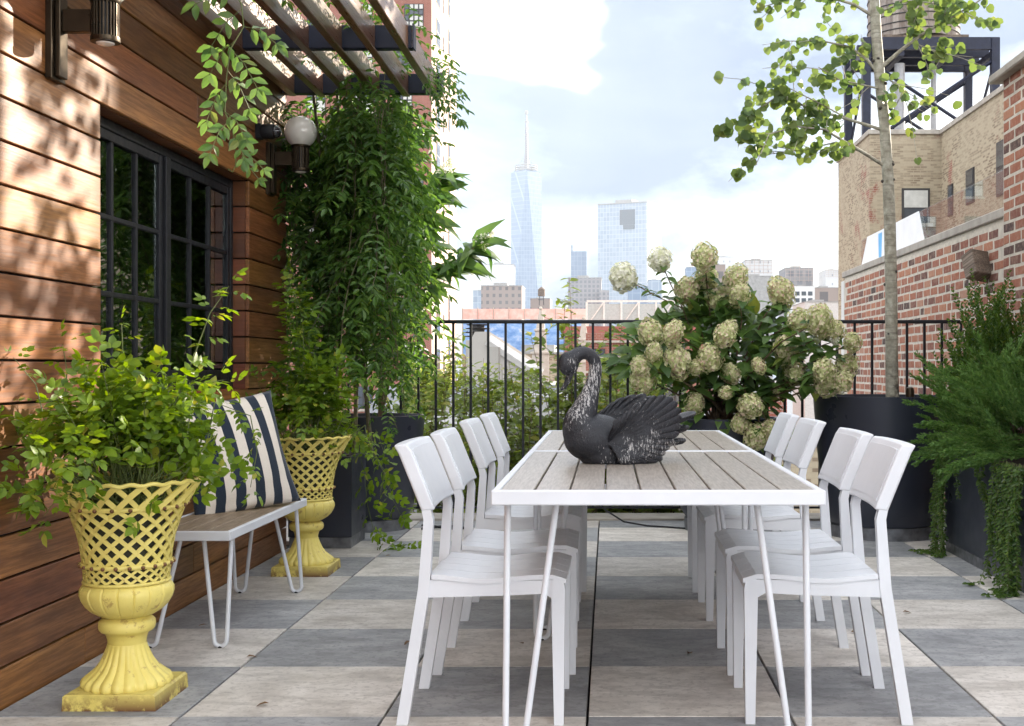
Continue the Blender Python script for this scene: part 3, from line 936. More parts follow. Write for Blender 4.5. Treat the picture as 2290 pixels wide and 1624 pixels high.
# ------------------------------------------------------------------ swan
def swan():
    t = thing('swan_planter', 'weathered black swan planter with curved neck and scalloped wings on the table', 'swan planter', (.004, 4.16, TH), R(21))
    m, nt, b, o = newmat('weathered_black_paint')
    v = objvec(nt, jitter=False)
    vs = objvec(nt, (1, 1, .22), False)
    sp = noise(nt, vs, 190, 6, .75)
    area = noise(nt, v, 7, 3, .5)
    sep = nd(nt, 'ShaderNodeSeparateXYZ', {0: v})
    hi = ramp(nt, sep.outputs[2], [(.0, 0), (.19, .25), (.26, .75), (.33, .65), (.38, .15)])
    fac = mth(nt, 'ADD', mth(nt, 'MULTIPLY', area, .62), mth(nt, 'MULTIPLY', hi, .10))
    f2 = mth(nt, 'ADD', sp, mth(nt, 'SUBTRACT', fac, .33))
    wear = ramp(nt, f2, [(.605, 0), (.635, 1)])
    blk = ramp(nt, noise(nt, v, 18, 4), [(.35, (.007, .008, .012)), (.7, (.019, .021, .028))])
    pal = ramp(nt, noise(nt, v, 40, 3), [(.3, (.30, .29, .29)), (.7, (.52, .51, .50))])
    setc(nt, b, mixc(nt, wear, blk, pal))
    nt.links.new(ramp(nt, wear, [(0, .48), (1, .8)]), b.inputs['Roughness'])
    bump(nt, b, mth(nt, 'ADD', sp, mth(nt, 'MULTIPLY', noise(nt, v, 60, 4), .9)), .6, .006)
    MAT['swan'] = m
    k = .000403
    X = lambda px: (px - 700) * k * 1.07
    Z = lambda py: (1190 - py) * k
    # continuous body, neck, head (several overlapping solids fused by a voxel remesh)
    bd = MB()
    bd.ball((X(590), 0, Z(985)), 1, 28, 18, (290 * k, 215 * k, 205 * k))
    bd.ball((X(760), 0, Z(1040)), 1, 28, 18, (330 * k, 225 * k, 150 * k))
    bd.ball((X(450), 0, Z(900)), 1, 24, 16, (152 * k, 150 * k, 215 * k))
    bd.lathe([(250 * k, 0.0), (265 * k, .012), (280 * k, .05), (200 * k, .08)], 28, cx=X(735), mod=lambda i, a: math.sqrt((1.0 * math.cos(a)) ** 2 + (.68 * math.sin(a)) ** 2) * (1.12 if math.cos(a) < 0 else 1.05))
    cl = [(452, 860, 140), (476, 770, 122), (505, 690, 100), (532, 610, 80), (556, 530, 66), (574, 450, 58), (581, 380, 55), (568, 318, 54), (530, 272, 54), (482, 256, 56), (436, 268, 60), (392, 300, 68), (356, 345, 74), (340, 385, 70), (345, 420, 55)]
    bd.tube([(X(a), 0, Z(b2)) for a, b2, _ in cl], [r_ * k for *_, r_ in cl], 20)
    bd.ball((X(352), 0, Z(350)), 1, 20, 14, (90 * k, 72 * k, 104 * k))
    body = bd.build('body', m, t, True)
    rm_ = body.modifiers.new('fuse', 'REMESH'); rm_.mode = 'VOXEL'; rm_.voxel_size = .0042; rm_.use_smooth_shade = True
    sm = body.modifiers.new('smooth', 'SMOOTH'); sm.iterations = 6; sm.factor = .5
    # beak, knob, crest
    bp = [(368, 405, 56), (362, 450, 46), (346, 495, 37), (324, 535, 31), (302, 562, 22), (288, 574, 8)]
    MB().tube([(X(a), 0, Z(b2)) for a, b2, _ in bp], [r_ * k for *_, r_ in bp], 14, flat=.62).build('beak', m, t, True)
    MB().tube([(X(365), 0, Z(430)), (X(345), 0, Z(480)), (X(318), 0, Z(520))], [26 * k, 22 * k, 6 * k], 10).build('beak_ridge', m, t, True)
    MB().tube([(X(440), 0, Z(225)), (X(452), 0, Z(202)), (X(458), 0, Z(188))], [20 * k, 12 * k, 2 * k], 8).build('crest', m, t, True)
    for sgn in (-1, 1):
        MB().ball((X(330), sgn * 60 * k, Z(362)), 9 * k, 10, 8).build('eye', m, t, True)
    # wings: fans of ridged feathers with a scalloped edge
    piv = (610, 1010)
    tab = [(-62, 205), (-32, 341), (-21.5, 470), (-13, 485), (-3, 541), (5, 612), (13.4, 648), (21.6, 678), (31.5, 669), (41, 595), (49, 489), (56.7, 383), (61, 309), (68, 238), (87, 175), (103, 205), (130, 190)]
    def RR(a):
        for (a0, r0), (a1, r1) in zip(tab[:-1], tab[1:]):
            if a0 <= a <= a1:
                return r0 + (r1 - r0) * (a - a0) / (a1 - a0)
        return tab[-1][1]
    for sgn in (-1, 1):
        na, nr = 200, 16
        V = []; F = []
        for i in range(na + 1):
            a = -62 + 146 * i / na
            fe = 25 * i / na
            sc_ = abs(math.sin(math.pi * fe))
            Rm = RR(a) * (1 + .05 * sc_ - .025)
            for j in range(nr + 1):
                s_ = (j / nr) ** .8
                r_ = Rm * s_
                bulge = 190 + 78 * math.sin(min(1, s_ * 1.05) * math.pi * .62) - 30 * s_ ** 3 + 45 * max(0, math.sin(R(a))) * s_ ** 2
                ridge = 10 * (sc_ - .5) * s_ ** 2.6 * (1 if a < 70 else .3) + 5.0 * math.sin(r_ * .10 + 2.0 * sc_) * s_ * (1 - s_)
                x_ = X(piv[0] + r_ * math.cos(R(a))); z_ = Z(piv[1] - r_ * math.sin(R(a)))
                z_ = max(z_, .004)
                taper = 1 - .42 * max(0, (piv[0] + r_ * math.cos(R(a)) - 900) / 350)
                V.append((x_, sgn * (bulge * taper + ridge) * k, z_))
        for i in range(na):
            for j in range(nr):
                q = i * (nr + 1) + j
                F.append((q, q + 1, q + nr + 2, q + nr + 1))
        wg = MB().add(V, F).build('wing', m, t, True, fix=False)
        sd = wg.modifiers.new('thick', 'SOLIDIFY'); sd.thickness = .010; sd.offset = 0
    # tail fans
    for (px0, pz0, px1, pz1, w0, w1, nm) in ((1080, 880, 1440, 780, 100, 52, 'tail'), (1010, 1060, 1350, 1015, 76, 50, 'tail'), (1020, 980, 1380, 900, 84, 50, 'tail')):
        n_ = 9
        V = []; F = []
        for i in range(n_ + 1):
            s_ = i / n_
            wdt = w0 + (w1 - w0) * s_ if i < n_ else w1 * .55
            for kx in range(13):
                an = 2 * math.pi * kx / 13
                rd = 1 + .10 * math.cos(an * 6.5)
                V.append((X(px0 + (px1 - px0) * s_), 1.5 * wdt * k * math.cos(an) * rd, Z(pz0 + (pz1 - pz0) * (s_ ** 1.3)) + .55 * wdt * k * math.sin(an) * rd))
        for i in range(n_):
            for kx in range(13):
                l = (kx + 1) % 13
                F.append((i * 13 + kx, i * 13 + l, (i + 1) * 13 + l, (i + 1) * 13 + kx))
        F.append(tuple(range(12, -1, -1))); F.append(tuple(n_ * 13 + q for q in range(13)))
        MB().add(V, F).build(nm, m, t, True)
    return t
swan()
# ------------------------------------------------------------------ yellow urns
UP = [(.430, .130), (.47, .133), (.523, .143), (.56, .155), (.61, .172), (.65, .194), (.69, .219)]
def urad(z):
    if z <= UP[0][0]: return .125 + (.130 - .125) * (z - .375) / .055
    for (z0, r0), (z1, r1) in zip(UP[:-1], UP[1:]):
        if z <= z1:
            return r0 + (r1 - r0) * (z - z0) / (z1 - z0)
    return UP[-1][1]
def strip_mesh(z0, z1, tw, w, th, seg, off=0.0, wave=0.0):
    V = []; F = []
    for i in range(seg + 1):
        s = i / seg
        z = z0 + (z1 - z0) * s; a = tw * s
        r = urad(z) + off + wave * math.sin(s * math.pi * seg)
        slope = math.atan2(tw * r, (z1 - z0))
        dz = math.sin(slope) * w / 2; da = math.cos(slope) * w / 2 / r
        for (ra, q) in ((r - th / 2, -1), (r + th / 2, -1), (r + th / 2, 1), (r - th / 2, 1)):
            aa = a + q * da; z_ = z - q * dz * (1 if tw > 0 else 1)
            V.append((ra * math.cos(aa), ra * math.sin(aa), z_))
    for i in range(seg):
        for q in range(4):
            l = (q + 1) % 4
            F.append((i * 4 + q, i * 4 + l, (i + 1) * 4 + l, (i + 1) * 4 + q))
    F.append((3, 2, 1, 0)); F.append(tuple(seg * 4 + q for q in range(4)))
    return MB().add(V, F).mesh('lattice_strip', MAT['yellow'])
SM_A = strip_mesh(.425, .615, R(84), .0125, .006, 10, .0, .0018)
SM_B = strip_mesh(.425, .615, R(-84), .0125, .006, 10, .0, -.0018)
SM_C = strip_mesh(.378, .432, R(32), .008, .005, 3)
SM_D = strip_mesh(.378, .432, R(-32), .008, .005, 3)
SM_E = strip_mesh(.606, .690, R(24), .017, .008, 6, .003)
SM_F = strip_mesh(.606, .690, R(-24), .015, .007, 6, -.002)
STUD = MB().ball((0, 0, 0), .007, 8, 6).mesh('stud', MAT['yellow'], True)
def urn(loc, label):
    t = thing('lattice_urn', label, 'urn', loc, 0, 'yellow lattice urns along the timber wall')
    MB().prism([(-.143, 0), (.143, 0), (.140, .044), (.133, .050), (-.133, .050), (-.140, .044)], 'y', -.143, .143).build('plinth', MAT['yellow'], t)
    N = 96
    def flute(i, a):
        amp = [0.075, .085, .09, .085, .08, .07, .05, .02][i] if i < 8 else 0
        return 1 + amp * (abs(math.cos(a * 11)) - .6)
    fp = [(.132, .0505), (.134, .062), (.128, .074), (.110, .088), (.092, .104), (.078, .124), (.068, .148), (.061, .168), (.0585, .178)]
    ft = MB().lathe(fp, N * 2, flute).build('fluted_foot', MAT['yellow'], t, True)
    MB().lathe([(.057, .176), (.0585, .190), (.063, .206), (.070, .214), (.078, .217), (.084, .224), (.086, .236), (.084, .248), (.077, .256), (.070, .2595), (.066, .264)], 64).build('collar', MAT['yellow'], t, True)
    def gad(i, a):
        if i in (0, 9, 10): return 1
        s = abs(math.sin(a * 9))
        return 1 - .030 * (s < .16) * (1 - s / .16)
    MB().lathe([(.062, .262), (.085, .270), (.108, .284), (.124, .300), (.136, .320), (.1415, .338), (.1405, .352), (.134, .363), (.127, .369), (.124, .371), (.121, .379)], 216, gad).build('bowl', MAT['yellow'], t, True)
    for z, r_, w in ((.376, .127, .006), (.431, .131, .0085), (.613, .174, .0085)):
        MB().tube([((r_) * math.cos(2 * math.pi * k / 48), (r_) * math.sin(2 * math.pi * k / 48), z) for k in range(48)], w, 8, True, .9).build('band', MAT['yellow'], t, True)
    for n_, ms in ((18, (SM_A, SM_B)), (22, (SM_C, SM_D)), (18, (SM_E, SM_F))):
        for k in range(n_):
            for q, me in enumerate(ms):
                link('lattice_strip', me, t, (0, 0, 0), (0, 0, 2 * math.pi * (k + .25 * q) / n_))
    for k in range(22):
        a = 2 * math.pi * k / 22
        link('stud', STUD, t, (.183 * math.cos(a), .183 * math.sin(a), .613)); link('stud', STUD, t, (.139 * math.cos(a), .139 * math.sin(a), .431))
    MB().tube([((.222 + .002 * math.sin(k * 2 * math.pi / 8 * 1.0)) * math.cos(2 * math.pi * k / 176), (.222 + .002 * math.sin(k * 2 * math.pi / 8)) * math.sin(2 * math.pi * k / 176), .691 + .003 * math.cos(k * 2 * math.pi / 8)) for k in range(176)], .0065, 8, True).build('rim', MAT['yellow'], t, True)
    MB().lathe([(.104, .372), (.112, .42), (.118, .50), (.126, .56), (.130, .600), (.122, .600), (.118, .585)], 40).build('liner', plain('dark_liner', (.05, .05, .035), .8), t, True)
    MB().lathe([(.1215, .588), (.08, .596), (.02, .600)], 30).build('soil', MAT['soil'], t)
    return t
urn((-1.520, 3.826, 0), 'yellow lattice urn with rusty plinth standing beside the free end of the bench')
urn((-1.543, 6.19, 0), 'yellow lattice urn standing between the bench and the square planter')

# ------------------------------------------------------------------ dark planters
def round_planter(loc, prof, label, soil_r, soil_z, base_r, base_h):
    t = thing('round_planter', label, 'planter', loc)
    MB().lathe(prof, 64, cap=False).build('pot', MAT['planter'], t, True)
    MB().lathe([(base_r, 0), (base_r, base_h), (base_r - .02, base_h + .001), (.02, base_h + .001)], 56).build('lead_skirt', MAT['lead'], t, True)
    MB().lathe([(soil_r, soil_z), (soil_r * .5, soil_z + .015), (.01, soil_z + .02)], 40).build('soil', MAT['soil'], t)
    return t
def tprof(rb, rt, h, base_h, pw=1.0, lip=.02):
    pr = [(rb - .01, base_h + .002), (rb, base_h + .003)]
    for k in range(1, 13):
        s = k / 12
        pr.append((rb + (rt - rb) * s ** pw, base_h + (h - base_h) * s))
    pr += [(rt - lip, h), (rt - lip - .004, h - .10)]
    return pr
P_TREE = (1.715, 7.60, 0)
round_planter(P_TREE, tprof(.335, .428, .868, .075, .6), 'big round blue-black planter holding the aspen tree', .40, .80, .345, .075)
P_HYD = (.735, 7.84, 0)
round_planter(P_HYD, tprof(.235, .36, .722, .08, .55), 'round blue-black planter filled with the hydrangea', .335, .66, .245, .08)
P_LEFT = (-1.545, 7.90, 0)
round_planter(P_LEFT, tprof(.235, .345, .735, .07, .55), 'round dark planter in the corner behind the square planter', .32, .67, .245, .07)

t = thing('square_planter', 'square blue-black planter on a lead plinth behind the yellow urn', 'planter', (-1.665, 7.20, 0))
MB().box(-.183, .183, -.215, .20, .065, .530, .003).build('pot', MAT['planter'], t)
MB().box(-.178, .178, -.210, .195, 0, .064, .002).build('lead_plinth', MAT['lead'], t)
MB().box(-.16, .16, -.19, .18, .5305, .536).build('soil', MAT['soil'], t)

t = thing('trough_planter', 'long blue-black trough planter under the juniper by the brick wall', 'planter', (2.155, 0, 0))
MB().box(-.235, .24, 5.72, 6.92, .060, .560, .003).build('pot', MAT['planter'], t)
MB().box(-.232, .237, 5.723, 6.917, 0, .059, .002).build('lead_plinth', MAT['lead'], t)
MB().box(-.22, .22, 5.74, 6.90, .561, .566).build('soil', MAT['soil'], t)
t = thing('trough_planter', 'short blue-black trough planter hidden behind trailing creeper next to the juniper trough', 'planter', (2.155, 0, 0))
MB().box(-.235, .24, 4.40, 5.70, .060, .560, .003).build('pot', MAT['planter'], t)
MB().box(-.232, .237, 4.403, 5.697, 0, .059, .002).build('lead_plinth', MAT['lead'], t)
MB().box(-.22, .22, 4.42, 5.68, .561, .566).build('soil', MAT['soil'], t)

# bronze path light standing in the tree planter
t = thing('spot_light', 'short bronze spotlight in the planter beside the aspen trunk', 'lamp', (1.86, 7.48, .80))
MB().lathe([(.012, 0), (.012, .03), (.026, .035), (.027, .10), (.022, .118), (.010, .126)], 20).build('can', MAT['bronze'], t, True)

# cables on the paving
tag(MB().tube([(-1.20, 7.78, .008), (-1.10, 7.86, .012), (-.98, 7.90, .01), (-.93, 7.82, .008), (-1.02, 7.76, .012), (-1.13, 7.82, .02), (-1.22, 7.94, .01)], .008, 8).build('power_cable', MAT['black_steel'], None, True), 'black cable coiled on the paving beside the corner planter', 'cable')
tag(MB().tube([(-.10, 8.06, .20), (-.02, 8.02, .10), (.10, 7.97, .03), (.25, 7.92, .010), (.42, 7.85, .008), (.50, 7.80, .008)], .006, 8).build('irrigation_hose', MAT['black_steel'], None, True), 'thin black irrigation hose curving from the railing to the hydrangea planter', 'hose')
# ------------------------------------------------------------------ leaf templates (unit length along +y, face up +z)
def tp_leaf(pts, fold=.12, curl=.15, mid=4):
    """half outline [(y, halfwidth)] -> folded, curled blade"""
    V = []; F = []
    def zc(y): return -curl * y * y
    ys = [p[0] for p in pts]
    V.append((0, 0, 0))
    for y, w in pts:
        V.append((0, y, zc(y))); V.append((-w, y, zc(y) + fold * w * 2)); V.append((w, y, zc(y) + fold * w * 2))
    V.append((0, 1, zc(1)))
    n = len(pts)
    F += [(0, 1, 2), (0, 3, 1)]
    for i in range(n - 1):
        a = 1 + 3 * i; b_ = a + 3
        F += [(a, b_, b_ + 1, a + 1), (a, a + 2, b_ + 2, b_)]
    a = 1 + 3 * (n - 1); e = len(V) - 1
    F += [(a, e, a + 1), (a, a + 2, e)]
    return V, F
def tp_merge(items):
    V = []; F = []
    for (v, f), M4 in items:
        k = len(V)
        V += [tuple(M4 @ Vector(p)) for p in v]
        F += [tuple(i + k for i in q) for q in f]
    return V, F
def orient(pos, d, n, s, sx=1.0):
    d = Vector(d).normalized(); n = Vector(n)
    x = d.cross(n)
    if x.length < 1e-4:
        x = d.cross(Vector((.3, .8, .5)))
    x.normalize(); z = x.cross(d)
    return Matrix(((x.x * s * sx, d.x * s, z.x * s, pos[0]), (x.y * s * sx, d.y * s, z.y * s, pos[1]), (x.z * s * sx, d.z * s, z.z * s, pos[2]), (0, 0, 0, 1)))
SIMPLE = tp_leaf([(.38, .23), (.72, .17)], .15, .12)
def quadleaf(w=.2, fold=.1):
    return [(0, 0, 0), (-w, .38, fold * w), (-w * .72, .74, fold * w), (0, 1, -.04), (w * .72, .74, fold * w), (w, .38, fold * w)], [(0, 3, 2, 1), (0, 5, 4, 3)]
def pinnate(pairs, ll, droop, seed):
    rr = random.Random(seed); it = []
    q = quadleaf(.20, .5)
    for k in range(pairs):
        s = .12 + .76 * k / (pairs - 1)
        zc = -droop * s * s
        for sg in (-1, 1):
            an = R(rr.uniform(52, 72)) * sg
            d = (math.sin(an), math.cos(an), -2 * droop * s * .5 - rr.uniform(.05, .4))
            it.append((q, orient((0, s + rr.uniform(-.02, .02), zc), d, (rr.uniform(-.2, .2), rr.uniform(-.2, .2), 1), ll * rr.uniform(.8, 1.1) * (1 - .35 * abs(s - .45)))))
    it.append((q, orient((0, .9, -droop * .85), (0, 1, -1.5 * droop), (0, 0, 1), ll * 1.05)))
    return tp_merge(it)
def compound5(seed):
    rr = random.Random(seed); it = []
    lf = tp_leaf([(.30, .27), (.66, .25)], .12, .12)
    for s, sg, ln in ((.36, -1, .36), (.38, 1, .36), (.66, -1, .42), (.68, 1, .42)):
        an = R(rr.uniform(48, 70)) * sg
        it.append((lf, orient((0, s, -.10 * s * s), (math.sin(an), math.cos(an), rr.uniform(-.45, .05)), (rr.uniform(-.3, .3), 0, 1), ln * rr.uniform(.85, 1.1))))
    it.append((lf, orient((0, .70, -.08), (rr.uniform(-.15, .15), 1, -.3), (rr.uniform(-.2, .2), 0, 1), .48)))
    return tp_merge(it)
ROUND = ([(0, 0, 0), (-.30, -.03, .05), (-.50, .25, .08), (-.44, .62, .06), (-.18, .90, .0), (0, 1.0, -.06), (.18, .90, .0), (.44, .62, .06), (.50, .25, .08), (.30, -.03, .05), (0, .5, -.02)],
         [(0, 10, 2, 1), (10, 5, 4, 3), (10, 3, 2), (0, 9, 8, 10), (10, 8, 7), (10, 7, 6, 5)])
TPL = {'simple': [SIMPLE, tp_leaf([(.35, .25), (.7, .2)], .2, .3)],
       'vine': [pinnate(5, .29, .40, s) for s in range(5)],
       'rose': [compound5(s) for s in range(4)],
       'round': [ROUND, tp_merge([(ROUND, Matrix.Rotation(.15, 4, 'Y'))])],
       'hyd': [tp_leaf([(.22, .22), (.5, .29), (.8, .15)], .16, .22), tp_leaf([(.25, .24), (.5, .27), (.8, .14)], .1, .40)],
       'long': [tp_leaf([(.18, .15), (.45, .21), (.75, .13)], .22, .55), tp_leaf([(.2, .14), (.45, .19), (.75, .11)], .3, .8)],
       'small': [quadleaf(.27, .4)]}
TME = {}
class Leaves:
    def __init__(s): s.L = []
    def add(s, key, pos, d, n, size, rr=rnd, sx=1.0):
        s.L.append((key, rr.randrange(len(TPL[key])), orient(pos, d, n, size, sx), size))
    def finish(s, parent, mat, limit, name='leaf', rest='foliage'):
        base = parent.location
        def key(e):
            p = Vector((e[2][0][3], e[2][1][3], e[2][2][3])) + base
            return -(e[3] / max(.5, (p - Vector((0, 0, H))).length))
        s.L.sort(key=key)
        mb = MB()
        for i, (k, v, M4, _) in enumerate(s.L):
            V, F = TPL[k][v]
            if i < limit:
                if (k, v, mat.name) not in TME:
                    TME[k, v, mat.name] = MB().add(V, F).mesh('leaf', mat, True, False)
                o = link(name, TME[k, v, mat.name], parent); o.matrix_basis = M4
            else:
                mb.add([M4 @ Vector(p) for p in V], F)
        if mb.v:
            me = mb.mesh('foliage', mat, True, False)
            tag(link(rest, me, parent), kind='stuff')

def rdir(rr, zlo=-1.0, zhi=1.0):
    a = rr.uniform(0, 2 * math.pi); z = rr.uniform(zlo, zhi); q = math.sqrt(max(0, 1 - z * z))
    return Vector((q * math.cos(a), q * math.sin(a), z))

def arch(p0, az, lean, L, droop, n=8, wob=.02, rr=rnd):
    """arching stem"""
    pts = []; h = Vector((math.cos(az), math.sin(az), 0))
    ph = rr.uniform(0, 6)
    for i in range(n + 1):
        t_ = i / n
        p = Vector(p0) + h * (L * math.sin(lean) * t_) + Vector((0, 0, L * (math.cos(lean) * t_ - droop * t_ * t_)))
        p += Vector((math.sin(ph + 4 * t_), math.cos(ph * 1.7 + 5 * t_), 0)) * wob * t_
        pts.append(p)
    return pts
def along(pts, s):
    s = max(0, min(.9999, s)) * (len(pts) - 1); i = int(s); f = s - i
    return pts[i].lerp(pts[i + 1], f), (pts[i + 1] - pts[i]).normalized()

# ------------------------------------------------------------------ bushy plants in the urns
def urn_bush(loc, label, seed, stems, tall, nleaf, ybias=0.0):
    rr = random.Random(seed)
    t = thing('leafy_shrub', label, 'plant', loc, 0, 'light green shrubs in the yellow urns')
    lv = Leaves(); st = MB()
    def one(pts, r0, node0, gap, size):
        st.tube(pts, [r0 * (1 - .7 * i / (len(pts) - 1)) for i in range(len(pts))], 5)
        L = sum((b_ - a).length for a, b_ in zip(pts[:-1], pts[1:]))
        s = node0; ph = rr.uniform(0, 6)
        while s <= 1:
            p, tg = along(pts, s)
            ph += 2.4
            a = tg.cross(Vector((0, 0, 1)))
            if a.length < .05: a = Vector((1, 0, 0))
            a.normalize(); b_ = a.cross(tg)
            d = (a * math.cos(ph) + b_ * math.sin(ph)) * .9 + tg * .5 + Vector((0, 0, -.1))
            if p.x + loc[0] + d.x * size > WX + .03 and (p.z > (.19 if p.y < .05 else .12) or (math.hypot(p.x, p.y) > .30 and p.z > (.02 if p.x > 0 else -.06))):
                lv.add('rose', p, d, Vector((0, 0, 1)) + rdir(rr) * .45, size * rr.uniform(.75, 1.2), rr)
            s += gap / L * rr.uniform(.7, 1.3)
        p, tg = along(pts, 1)
        lv.add('rose', p, tg, rdir(rr), size, rr)
    for k in range(stems):
        az = rr.uniform(0, 2 * math.pi); lean = rr.uniform(.05, 1.1); L = rr.uniform(.26, .53)
        if math.cos(az) < -.25: L *= .88
        if math.cos(az) > .3 and lean > .45: L *= .62
        p0 = (rr.uniform(-.09, .09), rr.uniform(-.09, .09), 0)
        pts = arch(p0, az, lean, L, rr.uniform(.05, .42) * (lean + .1), 8, .03, rr)
        pts = [Vector((max(p.x, WX + .04 - loc[0]), p.y, p.z)) for p in pts]
        one(pts, .0028, .34, .025, .095)
    for pts, size in tall:
        one([Vector(p) for p in pts], .0034, .12, .034, size)
    st.build('stems', MAT['stem'], t, True)
    lv.finish(t, MAT['leaf_rose'], nleaf)
    return t
ub = Vector((-1.52, 3.826, .600))
w = lambda x, y, Y: tuple(at(x, y, Y) - ub)
urn_bush(ub, 'bushy light green shrub in the urn beside the free end of the bench', 3, 190, [
    ([(.02, 0, 0), (.12, .0, .25), w(440, 780, 3.83), w(470, 700, 3.85), w(512, 640, 3.87)], .075),
    ([(0, 0, 0), (-.02, .02, .28), w(275, 800, 3.8), w(272, 725, 3.8)], .055),
    ([(-.1, 0, 0), (-.2, -.02, .2), w(150, 830, 3.8), w(140, 770, 3.8)], .07),
    ([(-.1, 0, 0), (-.22, -.02, .15), w(80, 860, 3.75), w(30, 800, 3.75)], .07),
    ([(-.1, 0, 0), (-.2, -.05, .12), w(80, 960, 3.7), w(20, 930, 3.7)], .07),
    ([(-.1, -.04, 0), (-.2, -.09, .14), w(110, 950, 3.68), w(50, 1010, 3.66)], .07),
    ([(.1, 0, 0), (.25, .0, .2), w(480, 900, 3.85), w(560, 930, 3.87), w(575, 1010, 3.88), w(560, 1090, 3.88)], .06),
    ([(.1, 0, 0), (.2, -.03, .22), w(430, 860, 3.8), w(500, 850, 3.8)], .075)], 300)
ub2 = Vector((-1.543, 6.19, .600))
w = lambda x, y, Y: tuple(at(x, y, Y) - ub2)
urn_bush(ub2, 'light green shrub in the urn behind the bench with one tall climbing shoot', 5, 120, [
    ([(0, 0, 0), w(662, 900, 6.2), w(660, 800, 6.2), w(655, 700, 6.2), w(645, 610, 6.2)], .085),
    ([(.02, 0, 0), w(672, 900, 6.2), w(668, 780, 6.15), w(660, 640, 6.12)], .10),
    ([(.02, -.04, 0), w(662, 900, 6.1), w(680, 800, 6.1), w(676, 700, 6.1), w(655, 650, 6.1)], .10),
    ([(-.02, -.04, 0), w(640, 900, 6.1), w(650, 780, 6.1), w(648, 690, 6.1)], .10),
    ([(.05, -.02, 0), w(690, 900, 6.15), w(695, 820, 6.15), w(690, 740, 6.12)], .10),
    ([(0, .02, 0), w(650, 900, 6.25), w(672, 800, 6.25), w(672, 690, 6.25)], .085),
    ([(.1, 0, 0), (.25, 0, .18), w(800, 960, 6.2), w(850, 1000, 6.2)], .075),
    ([(.1, 0, 0), (.2, 0, .22), w(760, 880, 6.2), w(810, 860, 6.2)], .08),
    ([(.1, 0, 0), (.3, 0, .15), w(820, 980, 6.15), w(860, 1060, 6.15), w(850, 1110, 6.15)], .075),
    ([(-.05, 0, 0), (-.1, 0, .25), w(590, 890, 6.2), w(575, 850, 6.2)], .075)], 220)

